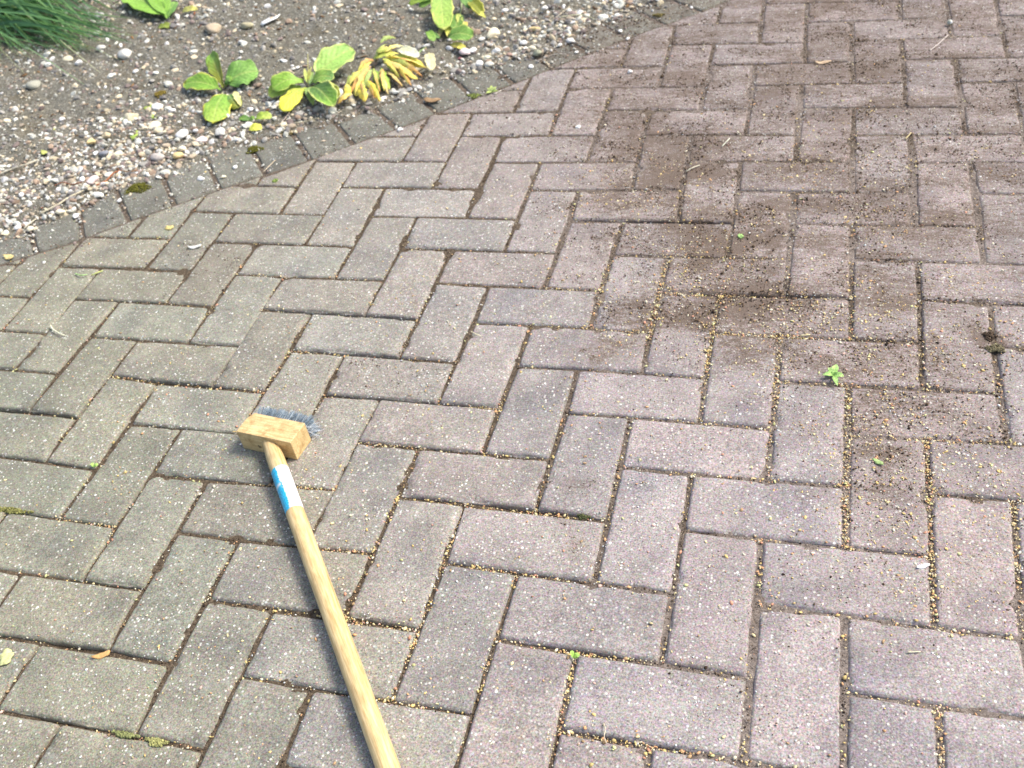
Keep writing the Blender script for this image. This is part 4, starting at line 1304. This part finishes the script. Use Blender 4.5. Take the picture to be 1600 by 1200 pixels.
for i, (b, t, wd, c1, c2, sh) in enumerate(W4):
    zt = .010 + .010 * ((i * 37) % 10) / 10
    rq = np.random.default_rng(500 + i)
    if i % 4 != 3 and wd > 8:
        b2 = (b[0] + rq.uniform(-4, 4), b[1] + rq.uniform(-3, 3)); t2 = (t[0] + rq.uniform(-8, 8), t[1] + rq.uniform(-6, 3))
        cx_ = [(.34, .46, .14), (.56, .38, .18), (.62, .56, .16), (.24, .38, .12)][i % 4]
        leaf(w, b2, t2, wd * .42, cx_, [(.40, .50, .16), (.46, .26, .12), (.74, .62, .20), (.42, .50, .16)][(i + 1) % 4], zb=.020, zt=.014,
             arch=.012, shape='lance', cup=-.3, wave=.22, roll=rq.uniform(-.8, .8), seed=400 + i)
    leaf(w, b, t, wd * .74, np.array(c1) * .74 + np.array((.08, .12, .03)), np.array(c2) * .78 + np.array((.06, .08, .02)), zb=.018 + .001 * (i % 5), zt=zt * .7, arch=.010, shape=sh, cup=-.45, wave=.20, edge=[(.52, .34, .14), None, (.66, .54, .18)][i % 3], roll=.45 * ((i % 3) - 1), seed=30 + i, name='leaf' if i % 4 else 'withered_leaf')
leaf(w, (620, 78), (653, 88), 14, (.80, .80, .62), (.84, .84, .72), zb=.026, zt=.026, arch=.006, shape='oval', seed=60, name='pale_leaf')
leaf(w, (670, 82), (675, 109), 13, (.52, .56, .42), (.58, .60, .48), zb=.014, zt=.008, arch=.006, shape='oval', seed=61, name='pale_leaf')
tube('stem', [at(650, 86, .020), at(662, 76, .020), at(674, 70, .018)], .0022, .0012, (.34, .46, .20), M_DRY, w)
tube('stem', [gpt(584, 106, -.002), at(584, 100, .012), at(590, 92, .024)], .0034, .0026, (.30, .24, .12), M_DRY, w)

w = plant('weed', 702, 26, 'tall green weed cut by the top edge right of the wilted one', WG)
leaf(w, (700, -6), (640, 6), 16, GRN, LGT, zb=.030, zt=.020, arch=.012, shape='oval', seed=71)
leaf(w, (700, -6), (656, 10), 16, GRN, (.22, .40, .12), zb=.026, zt=.016, arch=.010, shape='oval', seed=72)
leaf(w, (690, -10), (694, 44), 28, (.24, .42, .12), (.28, .46, .12), edge=(.50, .58, .20), zb=.034, zt=.022, arch=.012, shape='oval', seed=73)
leaf(w, (705, 22), (699, 56), 12, (.34, .48, .14), (.46, .54, .16), edge=(.55, .58, .2), zb=.020, zt=.012, arch=.008, shape='lance', seed=74)
leaf(w, (714, 22), (714, 48), 18, DKG, (.12, .26, .06), zb=.020, zt=.014, arch=.008, shape='oval', seed=75)
leaf(w, (715, 22), (722, 46), 8, (.38, .50, .16), (.46, .56, .2), zb=.022, zt=.014, arch=.008, shape='lance', seed=85)
leaf(w, (703, 70), (727, 76), 9, (.50, .50, .14), (.62, .60, .18), zb=.006, zt=.005, arch=.004, shape='oval', seed=76)
leaf(w, (700, 59), (738, 57), 24, (.14, .30, .08), (.12, .28, .06), edge=(.35, .48, .16), zb=.014, zt=.016, arch=.010, shape='oval', seed=77)
leaf(w, (722, -4), (740, 14), 16, (.14, .30, .10), GR2, zb=.030, zt=.020, arch=.008, shape='oval', seed=78)
leaf(w, (734, 2), (753, 22), 15, OLV, OLV, edge=(.58, .60, .14), zb=.026, zt=.014, arch=.008, shape='oval', cup=.3, seed=79)
leaf(w, (738, 15), (758, 27), 8, (.66, .64, .2), (.70, .66, .2), zb=.012, zt=.008, arch=.004, shape='lance', seed=80)
leaf(w, (727, 34), (727, 49), 7, (.74, .52, .16), (.76, .56, .2), zb=.010, zt=.006, arch=.005, shape='lance', seed=81, name='withered_leaf')
leaf(w, (668, 49), (678, 64), 10, GRN, (.22, .42, .12), zb=.010, zt=.008, arch=.006, shape='oval', seed=82)
leaf(w, (688, 60), (668, 58), 8, GR2, (.3, .42, .2), zb=.008, zt=.008, arch=.006, shape='lance', seed=83)
leaf(w, (692, 44), (686, 58), 6, (.4, .44, .22), (.46, .44, .24), zb=.010, zt=.006, arch=.004, shape='lance', seed=84)
tube('stem', [gpt(703, 58, -.002), at(716, 30, .016), at(721, 10, .024), at(722, -12, .03)], .0024, .0020, (.40, .46, .24), M_DRY, w)

w = plant('weed', 262, 34, 'broad leaved weed cut by the top edge near the grass', WG)
leaf(w, (262, 28), (196, -8), 34, (.20, .42, .08), (.24, .46, .09), zb=.014, zt=.030, arch=.016, shape='oval', seed=91)
leaf(w, (262, 28), (232, -34), 30, (.18, .38, .08), (.20, .42, .09), zb=.018, zt=.04, arch=.012, shape='oval', seed=92)
leaf(w, (263, 28), (274, 4), 13, (.10, .25, .08), (.14, .30, .09), zb=.012, zt=.018, arch=.006, shape='oval', seed=93)
leaf(w, (246, 44), (271, 42), 9, (.18, .26, .06), (.24, .34, .08), zb=.006, zt=.008, arch=.006, shape='oval', seed=94)
leaf(w, (284, 20), (308, 14), 8, (.30, .36, .14), (.40, .44, .16), zb=.006, zt=.008, arch=.006, shape='oval', seed=95)
tube('stem', [gpt(263, 36, -.002), at(262, 28, .012), at(258, 20, .018)], .0026, .002, (.34, .44, .16), M_DRY, w)

w = plant('seedling', 392, 192, 'little seedling with three light leaves beside the edging', WG)
leaf(w, (392, 189), (374, 186), 9, GR2, GRN, zb=.004, zt=.006, arch=.005, shape='oval', seed=101)
leaf(w, (398, 187), (424, 183), 12, LGT, (.34, .48, .14), zb=.006, zt=.010, arch=.007, shape='oval', seed=102)
leaf(w, (389, 204), (409, 200), 11, (.50, .60, .12), (.52, .60, .14), zb=.005, zt=.006, arch=.005, shape='oval', seed=103)
leaf(w, (390, 190), (398, 184), 6, DKG, GRN, zb=.005, zt=.010, arch=.003, shape='oval', seed=104)

SG = 'seedlings sprouting from the paving joints'
w = plant('seedling', 1302, 588, 'small bright green seedling with star of leaves in the right paving', SG, 'seedling')
for i, (t, wd) in enumerate([((1295, 575), 7), ((1307, 570), 8), ((1318, 588), 7), ((1308, 602), 6), ((1286, 586), 6), ((1303, 580), 5)]):
    leaf(w, (1302, 587), t, wd, (.26, .50, .18), (.36, .60, .28), zb=.004, zt=.007, arch=.003, shape='lance', seed=110 + i)
w = plant('seedling', 897, 1028, 'tiny two leaved green sprout in a joint near the bottom', SG, 'seedling')
leaf(w, (896, 1029), (893, 1017), 5, (.34, .62, .16), (.40, .70, .20), zb=.001, zt=.005, arch=.002, shape='oval', seed=120)
leaf(w, (897, 1029), (905, 1022), 6, (.30, .56, .14), (.36, .64, .18), zb=.001, zt=.005, arch=.002, shape='oval', seed=121)
w = plant('seedling', 148, 728, 'tiny green sprout at a joint on the left paving', SG, 'seedling')
leaf(w, (147, 730), (143, 724), 4, (.30, .54, .18), (.34, .58, .18), zb=.001, zt=.004, arch=.002, shape='oval', seed=122)
leaf(w, (147, 730), (153, 726), 4, (.30, .54, .18), (.34, .58, .18), zb=.001, zt=.004, arch=.002, shape='oval', seed=123)
w = plant('seedling', 770, 142, 'tiny green tuft sprouting in an edging joint', SG, 'seedling')
for i, t in enumerate([(762, 138), (768, 134), (775, 136), (760, 146), (778, 142)]):
    leaf(w, (768, 144), t, 4, (.24, .36, .14), (.34, .46, .18), zb=.002, zt=.006, arch=.002, shape='lance', seed=130 + i)


# ------------------------------------------------------------------ grass clump at the upper left corner
def blade(parent, A, B, w, c1, c2, lift, seed):
    r = np.random.default_rng(seed)
    n = 14
    t = np.linspace(0, 1, n)
    P = A[None] * (1 - t)[:, None] + B[None] * t[:, None]
    P[:, 2] += lift * np.sin(np.pi * t) * (1 - .25 * t)
    T = np.gradient(P, axis=0); T /= np.linalg.norm(T, axis=1, keepdims=True)
    S = np.cross(T, [0, 0, 1.0]); S /= np.linalg.norm(S, axis=1, keepdims=True)
    Nn = np.cross(S, T)
    ww = w / 2 * np.minimum(1, .55 + 1.6 * t) * (1 - t ** 3.2) + .00015
    tw = r.uniform(-.9, .9)
    S2 = S * math.cos(tw) + Nn * math.sin(tw); N2 = Nn * math.cos(tw) - S * math.sin(tw)
    V = np.stack([P - S2 * ww[:, None] + N2 * ww[:, None] * .35, P, P + S2 * ww[:, None] + N2 * ww[:, None] * .35], 1)
    idx = np.arange(n * 3).reshape(n, 3)
    F = np.stack([idx[:-1, :-1], idx[:-1, 1:], idx[1:, 1:], idx[1:, :-1]], -1).reshape(-1, 4)
    C = np.array(c1) * (1 - t)[:, None] + np.array(c2) * t[:, None]
    return V.reshape(-1, 3), F, np.repeat(C, 3, 0)


gc = gpt(-110, -70, 0)
grass = empty('grass_clump', gc)
tag(grass, 'clump of long green grass arching into the top left corner', 'grass')
explicit = [((-60, -30), (168, 123), .0042, (.34, .50, .22), (.66, .70, .42), .05), ((-90, 10), (48, 125), .0036, (.34, .52, .24), (.60, .66, .36), .05),
            ((-80, 20), (151, 145), .0036, (.16, .34, .10), (.36, .52, .28), .04), ((-70, 10), (197, 98), .0075, (.10, .26, .07), (.20, .34, .08), .035),
            ((-60, -10), (178, 62), .0060, (.10, .26, .10), (.18, .32, .10), .05), ((-60, -40), (135, 24), .0070, (.09, .24, .08), (.18, .34, .09), .06),
            ((-70, 0), (150, 84), .0070, (.12, .30, .08), (.22, .38, .08), .045), ((-60, -20), (120, 50), .0065, (.10, .28, .10), (.16, .34, .12), .05),
            ((-80, 90), (12, 102), .0050, (.08, .24, .08), (.16, .34, .12), .02), ((-90, 190), (10, 203), .0060, (.14, .40, .12), (.20, .50, .16), .01)]
nb = 0
for i, (b, t, w_, c1, c2, lf) in enumerate(explicit):
    V, F, C = blade(grass, at(*b, .03), at(*t, .016), w_, c1, c2, lf, 200 + i)
    o = mesh_obj('blade', V, F, M_BLADE, grass, cols=C, smooth=True)
rr = np.random.default_rng(9)
for i in range(260):
    b = (rr.uniform(-150, 10), rr.uniform(-140, 60))
    f = rr.random()
    tx = rr.uniform(-20, 225) * (1 - .45 * f ** 2); ty = -50 + 165 * rr.random() ** .9 + tx * .12
    if ty > 100 - .10 * tx: ty = 100 - .10 * tx - rr.random() * 45
    k = rr.random()
    c1 = np.array([.035, .12, .045]) * (1 - k) + np.array([.075, .21, .075]) * k
    c2 = np.array([.06, .18, .06]) * (1 - k) + np.array([.24, .42, .13]) * k
    V, F, C = blade(grass, at(*b, .02), at(tx, ty, rr.uniform(.012, .06)), rr.uniform(.005, .010), c1, c2, rr.uniform(.02, .08), 300 + i)
    mesh_obj('blade', V, F, M_BLADE, grass, cols=C, smooth=True)


# ------------------------------------------------------------------ moss cushions
def moss(x, y, w, h, colr, label, n=170, hgt=.005):
    p = gpt(x, y, 0)
    mm = -((p - CAM) @ ROT)[2] / FPX
    a, b_ = w * mm / 2, h * mm / 2 / .75
    r = np.random.default_rng(int(x + y))
    ang = r.random(n) * 6.283; rad = np.sqrt(r.random(n))
    rad = rad * (1 + .25 * np.sin(ang * 3 + x) + .15 * np.sin(ang * 5))
    xx = np.cos(ang) * rad * a; yy = np.sin(ang) * rad * b_
    zz = hgt * np.clip(1 - rad ** 2, 0, 1) * .7
    sz = r.uniform(.0009, .0019, n)
    V0, F0 = ICO1
    V = V0[None] * (1 + (r.random((n, len(V0))) - .5)[..., None] * .7) * np.stack([sz, sz, sz * 1.5], -1)[:, None] + np.stack([xx, yy, zz], -1)[:, None]
    F = F0[None] + (np.arange(n) * len(V0))[:, None, None]
    C = np.repeat(np.array(colr) * (.6 + .8 * r.random((n, 1))), len(V0), 0)
    o = mesh_obj('moss_patch', V.reshape(-1, 3), F.reshape(-1, 3), M_MOSS, cols=np.clip(C, 0, 1))
    o.location = [float(v) for v in (p[0], p[1], max(p[2], 0))]
    tag(o, label, 'moss', 'cushions of moss')


MO = (.115, .115, .022)
moss(216, 294, 38, 26, MO, 'largest olive moss cushion, on an edging block at left', 420)
moss(397, 234, 24, 15, MO, 'olive moss cushion on the edging below the seedling', 220)
moss(449, 207, 22, 12, (.13, .10, .03), 'brownish moss at the outer end of an edging joint', 160)
moss(250, 147, 17, 15, (.22, .17, .04), 'mustard brown moss cushion in the bed', 160)
moss(741, 150, 18, 10, (.20, .24, .07), 'yellow green moss in the edging joint right of the dead leaf', 110, .003)
moss(1030, 24, 16, 8, (.18, .15, .06), 'brown moss on the edging near the top', 90, .003)
moss(245, 1160, 34, 9, (.30, .30, .12), 'yellow green moss in a joint at lower left', 160, .002)
moss(195, 1148, 40, 6, (.22, .24, .10), 'green moss strip in the joint at lower left', 160, .002)
moss(430, 283, 10, 9, (.22, .30, .08), 'tiny green moss tuft in a paving joint near the edging', 50, .002)
moss(1556, 545, 26, 14, (.17, .15, .09), 'mossy clod of soil dug from the joint at far right', 150, .003)
moss(1546, 525, 18, 14, (.09, .065, .045), 'dark clod of soil beside the mossy clod at far right', 90, .004)
moss(912, 808, 18, 6, (.08, .09, .04), 'dark mossy clump in a joint right of the middle', 70, .003)
moss(20, 798, 60, 8, (.20, .20, .07), 'mossy strip in the joint at the left edge', 150, .002)

# ------------------------------------------------------------------ the scrubbing brush
D_len = np.array([-.991, .1325]); D_len /= np.linalg.norm(D_len)      # from the right end to the left end
D_dep = np.array([.1325, .991]); D_dep /= np.linalg.norm(D_dep)       # from the handle side to the bristle side
ORG = np.array([-.0800, -.4560])                                       # front right bottom corner
BL, BD, BH = .1000, .0435, .0385
brush = empty('scrubbing_brush', (float(ORG[0]), float(ORG[1]), 0))
tag(brush, 'wooden scrubbing brush with long pale handle lying on the paving', 'brush')


def bpt(l, d, z):
    return np.array([*(ORG + D_len * l + D_dep * d), z])


bm = bmesh.new()
bmesh.ops.create_cube(bm, size=1.0)
bmesh.ops.subdivide_edges(bm, edges=bm.edges[:], cuts=9, use_grid_fill=True)
for v in bm.verts:
    l = (v.co.x + .5) * BL; d = (v.co.y + .5) * BD; z = (v.co.z + .5) * BH
    # the back corner at the left is broken and rounded; the far end tapers a little
    if d > BD * .55:
        cutx = BL - .0075 * ((d - BD * .55) / (BD * .45)) ** 2
        l = min(l, cutx)
    v.co = (l, d, z)
me = bpy.data.meshes.new('block')
bm.to_mesh(me); bm.free()
W_BLOCK = wood_material('wood_block', 0, (.76, .59, .30), (.58, .38, .16))
me.materials.append(W_BLOCK)
blk = bpy.data.objects.new('block', me)
COL.objects.link(blk)
blk.parent = brush
# local axes: x = towards the left end, y = towards the bristles; mirrored order kept right-handed by flipping
Rm = Matrix(((D_len[0], D_dep[0], 0), (D_len[1], D_dep[1], 0), (0, 0, 1)))
if Rm.determinant() < 0:
    for v in me.vertices:
        v.co.x = -v.co.x
    me.flip_normals()
    Rm = Matrix(((-D_len[0], D_dep[0], 0), (-D_len[1], D_dep[1], 0), (0, 0, 1)))
blk.rotation_euler = Rm.to_euler()
bv = blk.modifiers.new('bevel', 'BEVEL'); bv.width = .0012; bv.segments = 3; bv.limit_method = 'ANGLE'
blk.location = (0, 0, .0005)

# handle
M_HAND = wood_material('wood_handle', 0, (.80, .61, .30), (.52, .34, .13), False)
M_HAND.node_tree.nodes['Principled BSDF'].inputs['Roughness'].default_value = .34
M_HAND.node_tree.nodes['Principled BSDF'].inputs['Specular IOR Level'].default_value = .7
hs = at(422, 686, .0215); he_dir = at(606.5, 1200, .0145) - at(424.5, 700, .0205)
he_dir /= np.linalg.norm(he_dir)
HL = 1.18
hs = at(424.5, 700, .0205) - he_dir * .030
# the handle ends inside the block at one end and touches the ground at the other
sec = []
ts = np.concatenate([np.linspace(0, .1, 12), np.linspace(.12, HL - .012, 60), HL - .012 + .012 * np.sin(np.linspace(.2, 1, 6) * math.pi / 2)])
zz = np.array([0, 0, 1.0])
A_ = np.cross(he_dir, zz); A_ /= np.linalg.norm(A_)
B_ = np.cross(A_, he_dir)
n = 32
ang = np.arange(n) / n * 2 * np.pi
V = []
for t in ts:
    rad = .01335
    if t < .058: rad = .0122 + .00115 * float(sstep(.030, .058, t))
    if t > HL - .012: rad = .01335 * math.sqrt(max(1 - ((t - HL + .012) / .0125) ** 2, .01))
    rad *= 1 + .006 * math.sin(t * 31)
    V.append(np.stack([np.full(n, t), np.cos(ang) * rad, np.sin(ang) * rad], -1))
V = np.concatenate(V)
idx = np.arange(len(ts) * n).reshape(len(ts), n)
F = [(idx[i, j], idx[i + 1, j], idx[i + 1, (j + 1) % n], idx[i, (j + 1) % n]) for i in range(len(ts) - 1) for j in range(n)]
F += [tuple(idx[0]), tuple(idx[-1, ::-1])]
hd = mesh_obj('handle', V, F, M_HAND, smooth=True)
hd.parent = brush
Rh = Matrix(((he_dir[0], A_[0], B_[0]), (he_dir[1], A_[1], B_[1]), (he_dir[2], A_[2], B_[2])))
hd.rotation_euler = Rh.to_euler()
hd.location = [float(hs[0] - ORG[0]), float(hs[1] - ORG[1]), float(hs[2])]

# worn printed label round the handle: cyan print, white where torn and where glare is painted in
M_LAB = col_material('label_print', .35, .5, 500, .85, 1.1, 0)
t0, t1 = .086, .176
nt_, na = 60, 72
ta = np.linspace(t0, t1, nt_); aa = np.linspace(-2.9, 1.05, na)
TT, AA = np.meshgrid(ta, aa, indexing='ij')
rad = .01352 + .00025 * (fbm(TT * 9, AA, 9, 3, 2) - .5)
V = np.stack([TT + .002 * (fbm(AA * 0 + 1, AA, 3, 5) - .5), np.cos(AA) * rad, np.sin(AA) * rad], -1)
# angle: A_ is to the side, B_ up. the print shows on the side facing the camera's left
side = AA
lim = 0
idx = np.arange(nt_ * na).reshape(nt_, na)
F = np.stack([idx[:-1, :-1], idx[:-1, 1:], idx[1:, 1:], idx[1:, :-1]], -1).reshape(-1, 4)
LABEL_DATA = (V, F, AA, TT)
Vw = V.reshape(-1, 3) @ np.array(Rh).T
viewd = CAM - hs; viewd /= np.linalg.norm(viewd)
# angle of the direction that faces the camera, in the handle's own frame
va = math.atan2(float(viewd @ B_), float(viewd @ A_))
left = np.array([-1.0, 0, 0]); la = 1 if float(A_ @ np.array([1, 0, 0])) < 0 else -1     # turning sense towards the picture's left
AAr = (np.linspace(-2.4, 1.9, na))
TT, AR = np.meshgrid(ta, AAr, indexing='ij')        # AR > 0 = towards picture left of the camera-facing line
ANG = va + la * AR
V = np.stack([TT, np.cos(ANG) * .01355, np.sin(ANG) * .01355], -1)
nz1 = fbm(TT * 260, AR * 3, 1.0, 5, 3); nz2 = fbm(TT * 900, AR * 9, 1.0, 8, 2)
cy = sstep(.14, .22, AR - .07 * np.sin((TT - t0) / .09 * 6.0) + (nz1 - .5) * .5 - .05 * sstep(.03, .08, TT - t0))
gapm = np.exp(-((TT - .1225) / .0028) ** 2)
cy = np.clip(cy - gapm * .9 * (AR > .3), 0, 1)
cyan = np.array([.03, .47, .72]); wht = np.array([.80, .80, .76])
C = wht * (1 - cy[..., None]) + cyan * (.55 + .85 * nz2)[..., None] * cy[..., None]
if la * 1 < 0:
    F2 = F
else:
    F2 = F[:, ::-1]
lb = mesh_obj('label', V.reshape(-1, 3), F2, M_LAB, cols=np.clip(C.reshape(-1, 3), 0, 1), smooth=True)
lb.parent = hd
tag(lb, 'worn cyan printed band round the handle, torn and painted with white glare')

# bristles: rows of tufts of blue grey wire standing out of the far side of the block, splayed outwards
rb = np.random.default_rng(4)
VB, FB, CB = [], [], []
nvb = 0


def wire(a, b, r, c, bend):
    global nvb
    k = 4
    t = np.linspace(0, 1, k)
    P = a[None] * (1 - t)[:, None] + b[None] * t[:, None] + bend[None] * np.sin(np.pi * t / 2)[:, None] ** 2
    T = b - a; T /= np.linalg.norm(T)
    s = np.cross(T, [0, 0, 1.0]); s /= np.linalg.norm(s); u = np.cross(s, T)
    for i in range(k):
        rr_ = r * (1 - .35 * t[i])
        for q in range(3):
            an = q * 2.0944
            VB.append(P[i] + s * math.cos(an) * rr_ + u * math.sin(an) * rr_)
            CB.append(np.array(c) * (.75 + .22 * t[i]))
    for i in range(k - 1):
        for q in range(3):
            FB.append((nvb + i * 3 + q, nvb + i * 3 + (q + 1) % 3, nvb + (i + 1) * 3 + (q + 1) % 3, nvb + (i + 1) * 3 + q))
    nvb += k * 3


for row in range(5):
    for tf in range(15):
        l0 = .0045 + tf * (BL - .014) / 14 + rb.normal() * .0005; z0 = .0055 + row * .0062
        fan_l = (tf - 7) / 7; fan_z = (row - 2) / 2
        lean = rb.normal() * .0022; tl = rb.normal() * .0016
        for q in range(22):
            a = bpt(l0 + rb.normal() * .0008, BD - .001, max(z0 + rb.normal() * .0010, .002))
            ln_ = .0235 + rb.uniform(-.003, .003) - (.004 if row == 4 else 0)
            dl = .0012 * fan_l + rb.normal() * .0017 - (.002 if tf < 2 else 0)
            dz = .0030 * fan_z + rb.normal() * .0022
            e = bpt(l0 + dl + lean, BD + ln_ + tl, max(z0 + dz, .0012))
            sh = rb.random()
            c = np.array([.07, .11, .16]) * (1 - sh) + np.array([.34, .44, .52]) * sh
            if rb.random() < .06: c = np.array([.66, .72, .74])
            wire(a, e, .00034, c, np.array([rb.normal() * .0010, rb.normal() * .0006, -.0010]))
for q in range(26):                                   # strays bent out at the right end
    a = bpt(.004 + rb.random() * .006, BD - .001, rb.uniform(.008, .030))
    e = bpt(-.003 - rb.random() * .011, BD + rb.uniform(.004, .020), rb.uniform(.002, .030))
    wire(a, e, .00032, (.60, .66, .72), np.array([0, 0, rb.normal() * .003]))
M_BR = col_material('bristle_wire', .38, .5, 300, .85, 1.15, 0)
M_BR.node_tree.nodes['Principled BSDF'].inputs['Metallic'].default_value = .35
VBa = np.array(VB) - np.array([ORG[0], ORG[1], 0])
br = mesh_obj('bristles', VBa, np.array(FB), M_BR, cols=np.array(CB))
br.parent = brush
# a splinter at the left front corner of the block
sp = [bpt(BL - .001, .001, BH - .001), bpt(BL + .004, -.001, BH), bpt(BL + .0075, -.001, BH - .0005)]
spl = tube('splinter', [s - np.array([ORG[0], ORG[1], 0]) for s in sp], .0010, .0002, (.66, .47, .20), M_DRY)
spl.parent = brush
